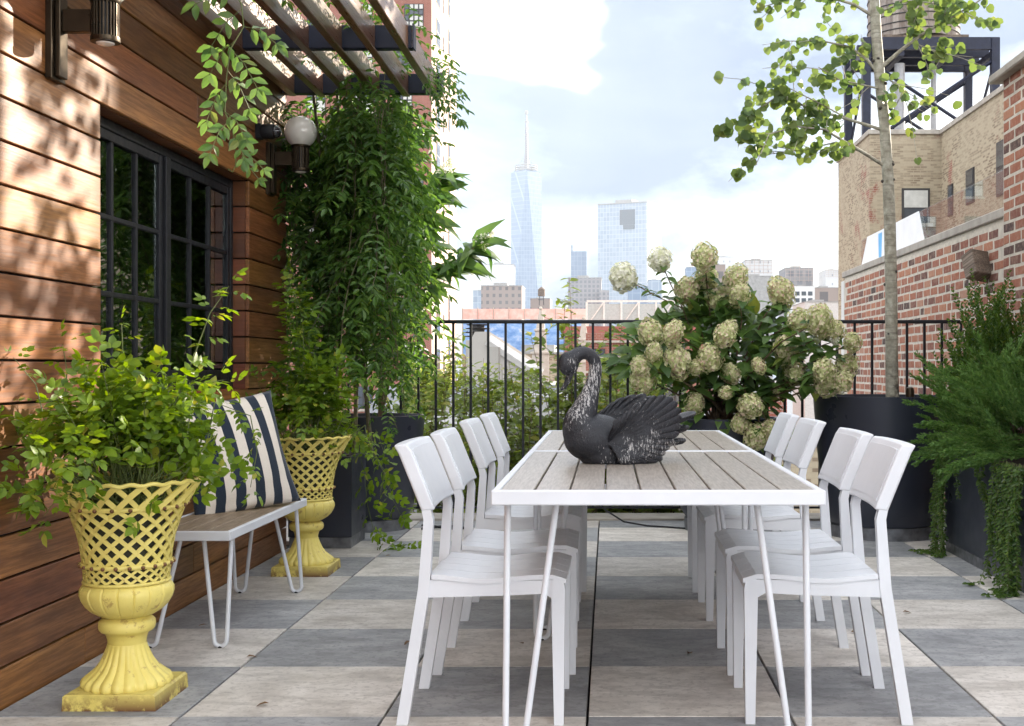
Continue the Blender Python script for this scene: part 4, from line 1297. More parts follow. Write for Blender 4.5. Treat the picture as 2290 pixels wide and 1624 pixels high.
# ------------------------------------------------------------------ wisteria over the pergola end
def wisteria():
    rr = random.Random(11)
    t = thing('wisteria', 'dense dark green vine hanging as a curtain from the pergola end', 'vine', (-1.5, 7.0, 0))
    base = Vector((-1.5, 7.0, 0))
    lv = Leaves(); st = MB()
    # woody stems climbing from the square planter
    for k in range(4):
        pts = [Vector((-.22 + .1 * k, .25, .53)), Vector((-.20 + .08 * k + rr.uniform(-.05, .05), .22, 1.1)), Vector((-.15 + .1 * k, .15, 1.7)), Vector((-.18 + .12 * k, .05, 2.3)), Vector((-.2 + .14 * k, -.05, 2.68))]
        st.tube(pts, [.014, .012, .011, .010, .008], 6)
    def strand(p, L, n, drift, size, dense):
        pts = [Vector(p)]
        v = Vector(drift)
        for i in range(n):
            v += rdir(rr) * .9
            s = Vector((v.x * .20, v.y * .20, -1)).normalized() * (L / n)
            nx = pts[-1] + s
            nx.x = min(nx.x, -1.20 - base.x + rr.uniform(-.03, .03))
            pts.append(nx)
        st.tube(pts, .0022, 4)
        s = 0.0
        ph = rr.uniform(0, 6)
        while s < 1:
            q, tg = along(pts, s)
            ph += 2.1
            d = Vector((math.cos(ph), math.sin(ph), .25 - 1.1 * rr.random()))
            if (q + d.normalized() * size * .8 + base).x > WX + .02 or (q + base).y > 7.12:
                lv.add('vine', q, d, Vector((math.cos(ph), math.sin(ph), 1.0)) + rdir(rr) * .3, size * rr.uniform(.75, 1.15), rr)
            s += dense / L * rr.uniform(.7, 1.3)
    # curtain: outline of hanging lengths across x (world)
    for k in range(120):
        x = rr.uniform(-1.84, -1.0); y = rr.uniform(6.45, 7.5)
        x = min(x - .12, -1.20)
        if y > 7.05 and rr.random() < .35: x -= rr.uniform(0, .25)
        if x < -1.45 and y < 6.85: y = rr.uniform(6.9, 7.45)
        lim = 1.05 + .30 * max(0, min(1, (x + 1.75) / .3)) + .45 * max(0, min(1, (x + 1.5) / .25)) * (1 - .5 * max(0, (x + 1.15) / .15))
        if x < -1.6: lim *= .95 if y > 6.9 else .35
        lim -= .12
        L = lim * (rr.uniform(.18, .75) if rr.random() < .6 else rr.uniform(.5, 1.08))
        strand(Vector((x, y, rr.uniform(2.38, 2.68))) - base, L, 9, (rr.uniform(-.5, .5), rr.uniform(-.5, .3), 0), .25, .075)
    # second layer starting lower on the woody stems
    for k in range(110):
        x = rr.uniform(-1.86, -1.16); y = rr.uniform(6.9, 7.5); z0 = rr.uniform(1.15, 2.3)
        L = min(z0 - 1.0, rr.uniform(.15, .70))
        if L > .15: strand(Vector((x, y, z0)) - base, L, 7, (rr.uniform(-.4, .5), rr.uniform(-.4, .3), 0), .23, .08)
    for k in range(34):
        strand(Vector((rr.uniform(-2.25, -1.80), rr.uniform(7.10, 7.55), rr.uniform(1.5, 2.65))) - base, rr.uniform(.5, 1.1), 8, (0, 0, 0), .22, .08)
    # long tails
    for (x, y, z0, L) in ((-1.22, 7.2, 1.4, .62), (-1.15, 7.3, 1.5, .6), (-1.36, 7.1, 1.2, .55), (-1.30, 6.9, 1.3, .5)):
        strand(Vector((x, y, z0)) - base, L, 7, (.3, -.2, 0), .15, .06)
    # mats of growth lying on top of the blades
    for k in range(200):
        x = rr.uniform(-1.82, -1.0); y = rr.uniform(5.55, 7.3) if rr.random() < .8 else rr.uniform(4.9, 5.6)
        d = rdir(rr, -.2, .35)
        lv.add('vine', Vector((x, y, 2.74 + rr.uniform(0, .12))) - base, d, (0, 0, 1), rr.uniform(.14, .2), rr)
    for k in range(26):      # sprays beyond the outer blade
        y = rr.uniform(6.3, 7.1)
        lv.add('vine', Vector((-.99, y, 2.66 + rr.uniform(-.12, .1))) - base, (rr.uniform(.3, 1), rr.uniform(-.3, .6), rr.uniform(-.8, .2)), (0, -.5, 1), rr.uniform(.15, .22), rr)
    st.build('stems', MAT['vinestem'], t, True)
    lv.finish(t, MAT['leaf_vine'], 300)
wisteria()

# single sprig hanging in front of the wall
def sprig():
    rr = random.Random(21)
    Y = 4.0
    path = [at(500, -60, Y), at(540, 10, Y), at(545, 60, Y), at(515, 110, Y), at(507, 170, Y), at(503, 250, Y), at(520, 290, Y), at(528, 345, Y), at(527, 370, Y), at(520, 385, Y), at(510, 378, Y)]
    base = path[0].copy()
    t = thing('vine_sprig', 'single light green vine sprig hanging free below the pergola', 'vine', base)
    base2 = Vector(base)
    st = MB(); lv = Leaves()
    pts = [p - base2 for p in path]
    st.tube([(0, 0, .16)] + pts, .0022, 5)
    def side(s, dx, dz, n, ln):
        p, tg = along(pts, s)
        e = p + Vector((dx, rr.uniform(-.05, .05), dz))
        mid = p.lerp(e, .5) + Vector((0, 0, .02))
        st.tube([p, mid, e], .0013, 4)
        for k in range(n):
            q, tg2 = along([p, mid, e], .25 + .72 * k / max(1, n - 1))
            for sg in (-1, 1):
                nrm = Vector((.25, -1, .3)) + rdir(rr) * .5
                c = tg2.cross(nrm).normalized() * sg
                lv.add('simple', q, c + tg2 * .55 + Vector((0, 0, -.35)), nrm, ln * rr.uniform(.8, 1.15), rr)
        lv.add('simple', e, tg2, Vector((.2, -1, .3)) + rdir(rr) * .4, ln * 1.1, rr)
    for s, dx, dz, n, ln in ((.08, -.13, -.03, 4, .052), (.12, -.10, -.13, 4, .052), (.2, .10, -.05, 4, .05), (.26, -.09, -.11, 4, .05), (.30, .10, -.14, 5, .05), (.38, .06, -.12, 4, .046), (.42, -.06, -.13, 5, .048), (.5, .08, -.10, 5, .046), (.55, -.05, -.12, 5, .046), (.62, .05, -.09, 4, .044), (.70, .09, -.05, 4, .036), (.78, .07, -.05, 3, .032)):
        side(s, dx, dz, n, ln)
    st.build('stems', MAT['stem'], t, True)
    lv.finish(t, MAT['leaf_sprig'], 300)
sprig()

# ------------------------------------------------------------------ tall shrub with long drooping leaves
def long_shrub():
    rr = random.Random(31)
    base = Vector((-1.50, 7.92, .68))
    t = thing('panicle_shrub', 'tall shrub with long drooping leaves and airy flower tips beside the vine', 'shrub', base)
    st = MB(); lv = Leaves(); fl = []
    def branch(ps, leaf0, size, tip):
        pts = [p - base for p in ps]
        st.tube(pts, [.009 - .0065 * i / (len(pts) - 1) for i in range(len(pts))], 6)
        s = leaf0
        ph = 0
        L = sum((b_ - a).length for a, b_ in zip(pts[:-1], pts[1:]))
        while s < 1.0:
            p, tg = along(pts, s)
            for sg in (-1, 1):
                d = Vector((rr.uniform(-.6, .9), rr.uniform(-.8, .5), rr.uniform(-.5, .25))) + tg * .5
                lv.add('long', p, d, Vector((.1, -.9, .7)) + rdir(rr) * .4, size * rr.uniform(.75, 1.15), rr)
            s += .040 / L * rr.uniform(.8, 1.2)
        if tip:
            fl.append((pts[-1], (pts[-1] - pts[-2]).normalized()))
    Y = 7.9
    branch([base, at(880, 700, Y), at(900, 640, Y), at(960, 610, 7.85), at(1020, 585, 7.8), at(1068, 548, 7.8)], .42, .22, True)
    branch([base, at(870, 700, Y), at(900, 560, Y), at(950, 480, Y), at(990, 395, Y)], .45, .22, True)
    branch([base, at(860, 650, Y), at(880, 480, Y), at(890, 360, Y), at(915, 300, Y)], .4, .17, False)
    branch([base, at(900, 740, Y), at(930, 660, 7.7), at(960, 640, 7.6)], .5, .15, False)
    branch([base, at(850, 700, Y), at(860, 540, Y), at(875, 400, Y)], .4, .17, False)
    st.build('stems', MAT['bark'], t, True)
    lv.finish(t, MAT['leaf_big'], 300)
    fmb = MB()
    for k in range(110):
        s = rr.random() ** .8; r_ = .055 * (1 - s) + .006
        a = rr.uniform(0, 6.28)
        c = Vector((r_ * math.cos(a), r_ * math.sin(a), .13 * s))
        V, F = quadleaf(.4, .2)
        for q in range(3):
            M4 = orient(c, rdir(rr), rdir(rr), .012)
            fmb.add([M4 @ Vector(p) for p in V], F)
    me = fmb.mesh('panicle', MAT['floret_white'], False, False)
    for p, d in fl:
        o_ = link('panicle', me, t, p); o_.rotation_euler = d.to_track_quat('Z', 'Y').to_euler()
long_shrub()

# ------------------------------------------------------------------ aspen
def aspen():
    rr = random.Random(41)
    base = Vector((1.735, 7.60, .80))
    t = thing('aspen_tree', 'slender pale-barked aspen with round leaves growing from the big planter', 'tree', base)
    m, nt, b, o = newmat('aspen_bark')
    v = objvec(nt, (1, 1, 1), False)
    n = noise(nt, v, 26, 5, .6); st_ = noise(nt, objvec(nt, (3, 3, 40), False), 1.6, 4)
    c = ramp(nt, n, [(.3, (.16, .145, .105)), (.55, (.30, .285, .225)), (.75, (.44, .42, .35))])
    c = mixc(nt, mth(nt, 'MULTIPLY', ramp(nt, st_, [(.55, 0), (.62, 1)]), .5), c, (.12, .10, .075))
    sep = nd(nt, 'ShaderNodeSeparateXYZ', {0: v})
    scar = mth(nt, 'MULTIPLY', ramp(nt, sep.outputs[2], [(.10, 1), (.33, 0)]), ramp(nt, noise(nt, v, 9, 4), [(.48, 0), (.56, 1)]))
    c = mixc(nt, scar, c, (.035, .028, .022))
    setc(nt, b, c); b.inputs['Roughness'].default_value = .75
    bump(nt, b, n, .4, .006)
    Y = 7.6
    tr = [(1996, 905, 15), (1994, 800, 14), (1993, 650, 13.4), (1990, 500, 13), (1986, 400, 12.5), (1978, 280, 12), (1968, 180, 12), (1960, 80, 11.5), (1956, 0, 11), (1950, -120, 9), (1948, -260, 7), (1955, -400, 4), (1950, -500, 2)]
    pts = [at(x, y, Y) - base for x, y, _ in tr]
    trk = MB().tube(pts, [r_ * Y / FPX for *_, r_ in tr], 14).build('trunk', m, t, True)
    kn = MB()
    for k in range(16):
        s = rr.uniform(.1, .7); p, tg = along(pts, s)
        a = rr.choice((0.4, 2.8, -.4, -2.6, -1.4)) + rr.uniform(-.4, .4)
        r_ = .033
        kn.ball(p + Vector((math.cos(a) * r_, math.sin(a) * r_, 0)), rr.uniform(.008, .015), 8, 6, (1, 1, .8))
    kn.build('knots', plain('dark_knot', (.05, .042, .035), .85), trk, True)
    lv = Leaves()
    def leafy(pts_, s0, n_, size, spread):
        for k in range(n_):
            s = s0 + (1 - s0) * rr.random() ** .75
            p, tg = along(pts_, s)
            off = rdir(rr) * rr.uniform(.01, spread)
            d = Vector((rr.uniform(-.7, .7), rr.uniform(-.5, .5), -1 + rr.uniform(0, 1.0)))
            lv.add('round', p + off, d, Vector((rr.uniform(-.6, .6), -1, rr.uniform(-.3, .7))), size * rr.uniform(.65, 1.12), rr)
    def limb(ps, r0, n_, s0=.35, size=.057, spread=.10, twigs=7):
        pp = [p - base for p in ps]
        mb = MB().tube(pp, [max(.0025, r0 * (1 - .8 * i / (len(pp) - 1))) for i in range(len(pp))], 7)
        n_ = int(n_ * 1.7)
        leafy(pp, s0, n_ // 3, size, spread)
        for k in range(twigs):
            s = s0 * .8 + (1 - s0 * .8) * (k + .5) / twigs
            p, tg = along(pp, s)
            e = p + (tg * .6 + rdir(rr) * .8) * rr.uniform(.14, .30)
            md = p.lerp(e, .5) + rdir(rr) * .02
            mb.tube([p, md, e], [.003, .0022, .0015], 5)
            leafy([p, md, e], .15, max(4, 2 * n_ // (3 * twigs)), size, .045)
        mb.build('branch', m, t, True)
    limb([at(1984, 375, Y), at(1920, 335, 7.55), at(1885, 315, 7.5), at(1845, 290, 7.45), at(1780, 283, 7.4), at(1720, 300, 7.35), at(1690, 370, 7.3)], .012, 66, .25)
    limb([at(1940, 345, 7.57), at(1870, 318, 7.6), at(1800, 335, 7.6), at(1720, 345, 7.55)], .007, 32, .3)
    limb([at(1978, 292, Y), at(1900, 268, 7.55), at(1820, 245, 7.5), at(1740, 215, 7.45), at(1665, 265, 7.4), at(1605, 295, 7.4)], .011, 82, .2)
    limb([at(1900, 268, 7.55), at(1840, 235, 7.5), at(1760, 195, 7.45), at(1700, 195, 7.4)], .006, 46, .25)
    limb([at(1968, 170, Y), at(1940, 135, 7.6), at(1900, 105, 7.6), at(1840, 92, 7.55), at(1750, 92, 7.5)], .012, 48, .15)
    limb([at(1972, 200, Y), at(1930, 190, 7.5), at(1880, 180, 7.45), at(1830, 150, 7.4)], .007, 26, .2)
    limb([at(1966, 155, Y), at(2015, 112, 7.55), at(2060, 78, 7.5), at(2110, 50, 7.45), at(2185, 5, 7.4), at(2230, -30, 7.4)], .014, 60, .25)
    limb([at(1972, 170, Y), at(2010, 190, 7.5), at(2030, 240, 7.48)], .006, 26, .2)
    limb([at(2040, 95, 7.52), at(2080, 110, 7.5), at(2110, 130, 7.48)], .005, 22, .1)
    limb([at(1958, 40, Y), at(1910, 10, 7.6), at(1840, -10, 7.6), at(1760, 0, 7.55), at(1690, 20, 7.5)], .012, 42, .25)
    limb([at(1958, 30, Y), at(2010, 10, 7.5), at(2070, 5, 7.5), at(2140, 20, 7.5)], .009, 40, .2)
    for k in range(13):                     # crown above the picture
        z = -60 - 34 * k
        a = rr.uniform(0, 6.28); Lb = rr.uniform(.45, .85) * (1 - .045 * k)
        p0 = at(1952, z, Y)
        e = p0 + Vector((math.cos(a) * Lb, math.sin(a) * Lb, Lb * .35))
        limb([p0, p0.lerp(e, .4) + Vector((0, 0, .03)), e], .009, 46, .25, twigs=4)
    lv.finish(t, MAT['leaf_aspen'], 300)
aspen()

# ------------------------------------------------------------------ hydrangea
def head_mesh(seed, mat, n, elong):
    rr = random.Random(seed); mb = MB()
    ga = math.pi * (3 - math.sqrt(5))
    mb.ball((0, 0, 0), .80, 12, 8, (1, 1, elong))
    V4, F4 = [(0, 0, 0), (-.5, .55, .1), (0, 1.05, -.06), (.5, .55, .1)], [(0, 3, 2, 1)]
    for i in range(n):
        z = 1 - 2 * (i + .5) / n
        q = math.sqrt(1 - z * z); a = ga * i
        nrm = Vector((q * math.cos(a), q * math.sin(a), z))
        nrm = (nrm + rdir(rr) * .55).normalized()
        p = Vector((q * math.cos(a), q * math.sin(a), z * elong)) * rr.uniform(.86, 1.10)
        tx = nrm.cross(Vector((.2, .1, 1))).normalized(); ty = nrm.cross(tx)
        rot = rr.uniform(0, 1.57); sz = rr.uniform(.17, .25)
        k = len(mb.v)
        for pe in range(4):
            an = rot + pe * math.pi / 2
            d = tx * math.cos(an) + ty * math.sin(an) + nrm * .15
            M4 = orient(p + nrm * .02, d, nrm, sz)
            mb.add([M4 @ Vector(pp) for pp in V4], F4)
    return mb.mesh('flower_head', mat, False, False)
def hydrangea():
    rr = random.Random(51)
    base = Vector((P_HYD[0], P_HYD[1], .66))
    t = thing('hydrangea', 'large hydrangea bush with pale green and cream flower heads by the railing', 'hydrangea', base)
    heads = [head_mesh(s, MAT['floret'], 150, .95 + .10 * s) for s in range(3)]
    hw = [head_mesh(7, MAT['floret_white'], 210, 1.05)]
    crop = [(790, 240, 122), (805, 425, 112), (640, 525, 122), (915, 585, 130), (1055, 415, 112), (1085, 560, 90), (1440, 540, 132), (330, 880, 112), (525, 880, 92), (965, 900, 100), (1010, 830, 70), (560, 1125, 118), (840, 1095, 128), (720, 1170, 80), (1010, 1225, 88), (270, 1280, 118), (245, 1170, 92), (360, 1050, 78), (1480, 1025, 118), (1570, 1240, 108), (1250, 1160, 66), (975, 1390, 68), (1420, 1370, 62), (705, 1480, 92), (1180, 1500, 112), (1590, 770, 105), (1770, 780, 120), (1890, 860, 105), (1810, 1200, 105), (1830, 1300, 120), (2000, 1160, 115), (1960, 1300, 90), (2050, 960, 88), (1100, 1650, 88), (1230, 1760, 105), (1340, 1690, 70)]
    st = MB(); lv = Leaves()
    foot = Vector((0, 0, 0))
    def stem_to(p, r_=.006):
        h = p - foot
        f0 = Vector((rr.uniform(-.07, .07), rr.uniform(-.06, .06), 0))
        m1 = f0 + Vector((h.x * .25, h.y * .25, h.z * .42)); m2 = f0 + Vector((h.x * .68, h.y * .68, h.z * .82))
        if p.z < .25: m1 = f0 + Vector((h.x * .4, h.y * .4, .18)); m2 = f0 + Vector((h.x * .85, h.y * .9, .20 + h.z * .4))
        st.tube([f0, m1, m2, p], [r_ * 1.8, r_ * 1.3, r_ * .8, r_ * .5], 6)
        return [f0, m1, m2, p]
    def leaves_on(pts, s0, gap, size):
        s = s0
        L = sum((b_ - a).length for a, b_ in zip(pts[:-1], pts[1:]))
        while s < .97:
            p, tg = along(pts, s)
            ph = rr.uniform(0, 6.28)
            for k in range(2):
                d = Vector((math.cos(ph + math.pi * k), math.sin(ph + math.pi * k), rr.uniform(-.45, .35)))
                lv.add('hyd', p, d, Vector((0, -.25, 1)) + rdir(rr) * .35, size * rr.uniform(.7, 1.15), rr)
            s += gap / L
    for i, (cx_, cy_, r_) in enumerate(crop):
        x = (1600 + cx_ / 3.248) * .8548; y = (600 + cy_ / 3.248) * .8548
        Y = 7.42 + rr.uniform(-.14, .14) + (.20 if cy_ < 600 else 0)
        if cx_ > 1700: Y = 7.15 + rr.uniform(-.1, .1)
        if cy_ > 1600: Y = 7.40
        p = at(x, y, Y) - base
        rad = r_ / 3.248 * .8548 / FPX * Y * .90
        o_ = link('flower_head', heads[i % 3], t, p, (rr.uniform(-.5, .5), rr.uniform(-.5, .5), rr.uniform(0, 6)), (rad * rr.uniform(.88, 1.05), rad * rr.uniform(.9, 1.05), rad * rr.uniform(.88, 1.22)))
        leaves_on(stem_to(p), .35, .075, .125)
    for cx_, cy_, r_ in ((410, 258, 100), (100, 410, 118), (1905, 948, 34)):
        x = (1600 + cx_ / 3.248) * .8548; y = (600 + cy_ / 3.248) * .8548
        p = at(x, y, 7.75 if cx_ < 1000 else 7.2) - base; rad = r_ / 3.248 * .8548 / FPX * 7.75 * .93
        link('flower_head', hw[0], t, p, (.2, .1, cx_), (rad, rad, rad * 1.05))
        j = at(1527, 690, 7.75) - base
        if cx_ < 1000:
            st.tube([j, j.lerp(p, .5) + Vector((0, 0, -.01)), p], .004, 6)
            leaves_on([j, j.lerp(p, .5), p], .25, .045, .09)
        else:
            leaves_on(stem_to(p), .4, .08, .12)
    pts = stem_to(at(1527, 690, 7.75) - base); leaves_on(pts, .5, .06, .12)
    # leafy dome between the heads
    for k in range(560):
        d = rdir(rr, -.25, 1)
        p = Vector((-.02 + d.x * .70 * rr.uniform(.5, 1), .02 + d.y * .36 * rr.uniform(.4, 1), .42 + d.z * .42 * rr.uniform(.6, 1)))
        if p.z < .1 and rr.random() < .5: continue
        lv.add('hyd', p, d + rdir(rr) * .7 + Vector((0, 0, -.1)), Vector((0, -.5, 1)) + rdir(rr) * .5, rr.uniform(.10, .16), rr)
    for k in range(34):
        ang = rr.uniform(math.pi * .95, math.pi * 2.05)
        p = Vector((.33 * math.cos(ang), .33 * math.sin(ang), rr.uniform(-.10, .16)))
        lv.add('hyd', p, (math.cos(ang), math.sin(ang), -.5), (0, -.3, 1), rr.uniform(.08, .12), rr)
    st.build('stems', MAT['bark'], t, True)
    lv.finish(t, MAT['leaf_hyd'], 300)
hydrangea()

# ------------------------------------------------------------------ juniper
def spray_mesh(seed, L=.42):
    rr = random.Random(seed); mb = MB()
    ax = []
    for i in range(11):
        s = i / 10
        ax.append(Vector((0, L * s, .05 * math.sin(s * 2.2) - .03 * s * s)))
    mb.tube(ax, [.003 - .0022 * i / 10 for i in range(11)], 4)
    for k in range(60):
        s = .06 + .94 * (k / 60)
        p, tg = along(ax, s)
        a = rr.uniform(0, 6.28)
        side = Vector((math.cos(a), 0, math.sin(a) * .75))
        bl = .085 * (1 - .70 * s) * rr.uniform(.7, 1.15)
        d = (side * .55 + tg * .95).normalized()
        e = p + d * bl
        # fine twiglets of scale leaf
        for q in range(6):
            u = (q + .6) / 6
            c = p.lerp(e, u)
            dd = (d + rdir(rr) * .42).normalized()
            wd = rdir(rr).cross(dd).normalized() * .0032
            ln = .032 * (1 - .4 * u)
            t_ = c + dd * ln
            mb.add([c - wd, c + wd, c.lerp(t_, .6) + wd * .9, t_, c.lerp(t_, .6) - wd * .9], [(0, 1, 2, 3, 4)])
    return mb.mesh('juniper_spray', MAT['leaf_jun'], False, False)
def juniper():
    rr = random.Random(61)
    base = Vector((2.15, 6.45, .565))
    t = thing('juniper', 'feathery green juniper spilling forward over the trough planter', 'juniper', base)
    sm = [spray_mesh(s) for s in range(5)]
    def spray(p, d, sc):
        o_ = link('spray', sm[rr.randrange(5)], t); o_.matrix_basis = orient(p, d, Vector((0, 0, 1)) + rdir(rr) * .5, sc)
    for k in range(190):
        y = rr.uniform(-.62, .45)
        z = rr.uniform(.02, .30)
        x = rr.uniform(-.26, .18)
        d = Vector((-1.0 + rr.uniform(-.2, .5), rr.uniform(-.5, .25), rr.uniform(.35, 1.35)))
        if z < .1: d.z = rr.uniform(-.45, .4)
        spray((x, y, z), d, rr.uniform(.48, .88))
    for k in range(30):
        spray((rr.uniform(-.15, .2), rr.uniform(-.8, .3), rr.uniform(.15, .34)), (rr.uniform(-.6, .5), rr.uniform(-.5, .4), rr.uniform(.4, 1.1)), rr.uniform(.6, .95))
    mb = MB()
    for k in range(12):
        e = Vector((rr.uniform(-.2, .15), rr.uniform(-.6, .4), rr.uniform(.08, .25)))
        mb.tube([(rr.uniform(-.05, .05), rr.uniform(-.1, .1), 0), e * .5 + Vector((0, 0, .06)), e], [.012, .009, .006], 6)
    mb.build('stems', MAT['bark'], t, True)
juniper()

# ------------------------------------------------------------------ boxwood shoots
def shoot_mesh(seed, L):
    rr = random.Random(seed); mb = MB()
    ax = [Vector((.012 * math.sin(i * .9 + seed), .012 * math.cos(i * .7 + seed), L * i / 8)) for i in range(9)]
    V, F = quadleaf(.30, .5)
    s = .06; ph = 0
    while s < 1:
        p, tg = along(ax, s); ph += 1.57
        for sg in (0, math.pi):
            d = Vector((math.cos(ph + sg), math.sin(ph + sg), .75 + .4 * s))
            M4 = orient(p, d, Vector((0, 0, 1)) + rdir(rr) * .2, rr.uniform(.026, .036) * (1.1 - .3 * s))
            mb.add([M4 @ Vector(q) for q in V], F)
        s += .052
    return mb.mesh('shoot', MAT['leaf_box'], False, False), ax
def boxwood(base, label, n, spread, hmax, seed):
    rr = random.Random(seed)
    t = thing('boxwood', label, 'boxwood', base)
    ms = [shoot_mesh(s + seed, .26 + .05 * s)[0] for s in range(4)]
    st = MB()
    for k in range(n):
        a = rr.uniform(0, 6.28); q = math.sqrt(rr.random())
        x, y = math.cos(a) * q * spread[0], math.sin(a) * q * spread[1]
        top = hmax * (1 - .45 * q * q) * rr.uniform(.35, 1.0)
        o_ = link('shoot', ms[rr.randrange(4)], t, (x, y, max(.0, top - .12)), (rr.uniform(-.3, .3) - y * .5, rr.uniform(-.3, .3) + x * .9, rr.uniform(0, 6)))
        st.tube([(x * .2, y * .2, -.02), (x * .7, y * .7, max(.02, (top - .1) * .6)), (x, y, max(.02, top - .11))], .003, 4)
    st.build('stems', MAT['bark'], t, True)
boxwood(Vector((2.17, 6.85, .56)), 'upright boxwood rising behind the juniper against the brick wall', 300, (.20, .34), .80, 71)
boxwood(Vector((2.20, 5.30, .56)), 'rounded boxwood in the short trough beside the juniper', 110, (.20, .40), .55, 81)

# ------------------------------------------------------------------ creepers
def creeper(base, label, strands, mat, tpl, size, gap, seed, limit=120):
    rr = random.Random(seed)
    t = thing('trailing_creeper', label, 'creeper', base, 0, 'creepers hanging over the planters')
    st = MB(); lv = Leaves()
    for pts in strands:
        pts = [Vector(p) - Vector(base) for p in pts]
        st.tube(pts, .0016, 4)
        L = sum((b_ - a).length for a, b_ in zip(pts[:-1], pts[1:]))
        s = .02; ph = rr.uniform(0, 6)
        while s < 1:
            p, tg = along(pts, s)
            for sg in (0, math.pi):
                ph += .4
                d = Vector((math.cos(ph + sg), math.sin(ph + sg), -.15)) * .8 + tg * .4
                lv.add(tpl, p, d, Vector((-.8, -.6, .5)) + rdir(rr) * .4, size * rr.uniform(.7, 1.2), rr)
            s += gap / L * rr.uniform(.8, 1.2)
    st.build('stems', MAT['stem'], t, True)
    lv.finish(t, mat, limit)
rr_ = random.Random(91)
def hang(x, y, z0, z1, dx=0, dy=0, foot=0):
    n = 7; out = []
    for i in range(n + 1):
        s = i / n
        out.append((x - .02 * math.sin(s * 3) + dx * s + rr_.uniform(-.008, .008), y + dy * s + rr_.uniform(-.012, .012), z0 + (z1 - z0) * s))
    if foot:
        for k in range(3):
            out.append((out[-1][0] + rr_.uniform(-.06, .01), out[-1][1] + rr_.uniform(-.05, .02), .012))
    return out
fx = 1.905
creeper((fx, 6.86, .565), 'leafy creeper falling to the paving at the railing end of the long trough', [hang(fx - rr_.uniform(0, .03), 6.86 - rr_.uniform(-.05, .16), .58, rr_.choice((.02, .03, .12, .2)), -rr_.uniform(0, .04), 0, rr_.random() < .6) for k in range(15)] + [hang(fx - .01, 6.55, .58, .33)], MAT['leaf_box'], 'small', .024, .016, 92)
creeper((fx, 5.75, .565), 'thick creeper curtain falling to the paving where the two troughs meet', [hang(fx - rr_.uniform(0, .04), 5.86 - rr_.uniform(0, .42), .60, rr_.choice((.02, .02, .03, .15)), -rr_.uniform(0, .05), rr_.uniform(-.05, .05), rr_.random() < .5) for k in range(24)] + [hang(fx - .01, 6.18 + .05 * k, .58, .20 + .1 * k, 0, -.25) for k in range(3)], MAT['leaf_box'], 'small', .026, .015, 93)
def tail(px):
    return [at(x, y, Y) for x, y, Y in px]
creeper((-1.30, 7.1, .6), 'loose vine tail trailing from the square planter onto the tiles', [tail([(800, 1000, 6.9), (815, 1060, 6.9), (822, 1130, 6.9), (835, 1185, 6.85), (865, 1215, 6.9), (895, 1222, 7.0), (915, 1218, 7.0)]), tail([(840, 960, 7.0), (858, 1010, 7.0), (868, 1080, 7.0), (880, 1120, 7.0), (895, 1150, 7.0)]), tail([(780, 990, 6.9), (830, 1010, 6.9), (862, 1055, 6.9), (850, 1100, 6.9)])], MAT['leaf_rose'], 'rose', .11, .07, 94)

# ------------------------------------------------------------------ garden shrubs on the ledge beyond the railing
def ledge_shrub(x, y, h, n, label, seed, z0=-.65, spread=.22):
    rr = random.Random(seed)
    base = Vector((x, y, z0))
    t = thing('garden_shrub', label, 'shrub', base, 0, 'loose shrubs growing outside the railing')
    st = MB(); lv = Leaves()
    for k in range(n):
        a = rr.uniform(0, 6.28); hh = h * rr.uniform(.45, 1.0) if k else h
        L = hh; lean = rr.uniform(.02, .30) * (spread / .22)
        pts = arch((rr.uniform(-.1, .1), rr.uniform(-.08, .08), 0), a, lean, L, .04, 9, .05, rr)
        st.tube(pts, [.006 - .0045 * i / 9 for i in range(10)], 5)
        s = .2; ph = rr.uniform(0, 6)
        while s < 1:
            p, tg = along(pts, s); ph += 2.2
            d = Vector((math.cos(ph), math.sin(ph), rr.uniform(-.3, .5)))
            if rr.random() < .8:
                lv.add('simple', p, d, Vector((0, -.4, 1)) + rdir(rr) * .4, rr.uniform(.055, .10), rr, 1.3)
            if rr.random() < .16:
                e = p + d * rr.uniform(.08, .16) + Vector((0, 0, .05))
                st.tube([p, e], .0018, 4)
                for q in range(5):
                    c = p.lerp(e, .3 + .17 * q)
                    lv.add('simple', c, rdir(rr), Vector((0, -.3, 1)) + rdir(rr) * .3, rr.uniform(.04, .07), rr, 1.25)
            s += .019 / L * rr.uniform(.7, 1.3)
    st.build('stems', MAT['bark'], t, True)
    lv.finish(t, MAT['leaf_back'], 60)
LS = [(-.98, 9.0, 1.55, 12, 'bushy shrub outside the railing beside the corner planter'), (-1.35, 9.3, 1.75, 11, 'tall loose shrub outside the railing behind the vine curtain'),
      (-.60, 9.1, 1.45, 13, 'rounded shrub outside the railing behind the bench-side chairs'), (-.28, 9.0, 1.85, 9, 'shrub with one leggy stem rising near the railing behind the table end'),
      (.02, 9.2, 1.50, 12, 'low spreading shrub outside the railing behind the swan'), (.34, 9.1, 1.55, 12, 'dense shrub outside the railing behind the swan tail'), (.75, 9.3, 1.35, 12, 'shrub outside the railing behind the hydrangea stems'), (1.2, 9.2, 1.2, 9, 'short shrub outside the railing between hydrangea and aspen planters'),
      (-1.15, 10.0, 1.6, 12, 'golden shrub at the back of the ledge towards the apartment tower'), (-.75, 9.95, 1.5, 12, 'leafy shrub at the back of the ledge under the dormer'), (-.42, 10.0, 1.5, 11, 'pale shrub at the back of the ledge under the gable'), (.15, 10.0, 1.55, 12, 'leafy shrub at the back of the ledge under the stone pinnacle'), (.5, 9.95, 1.5, 12, 'leafy shrub at the back of the ledge under the red townhouse')]
for i, (x, y, h, n, lab) in enumerate(LS):
    ledge_shrub(x, y, h * 1.16, int(n * 1.8), lab, 200 + i)
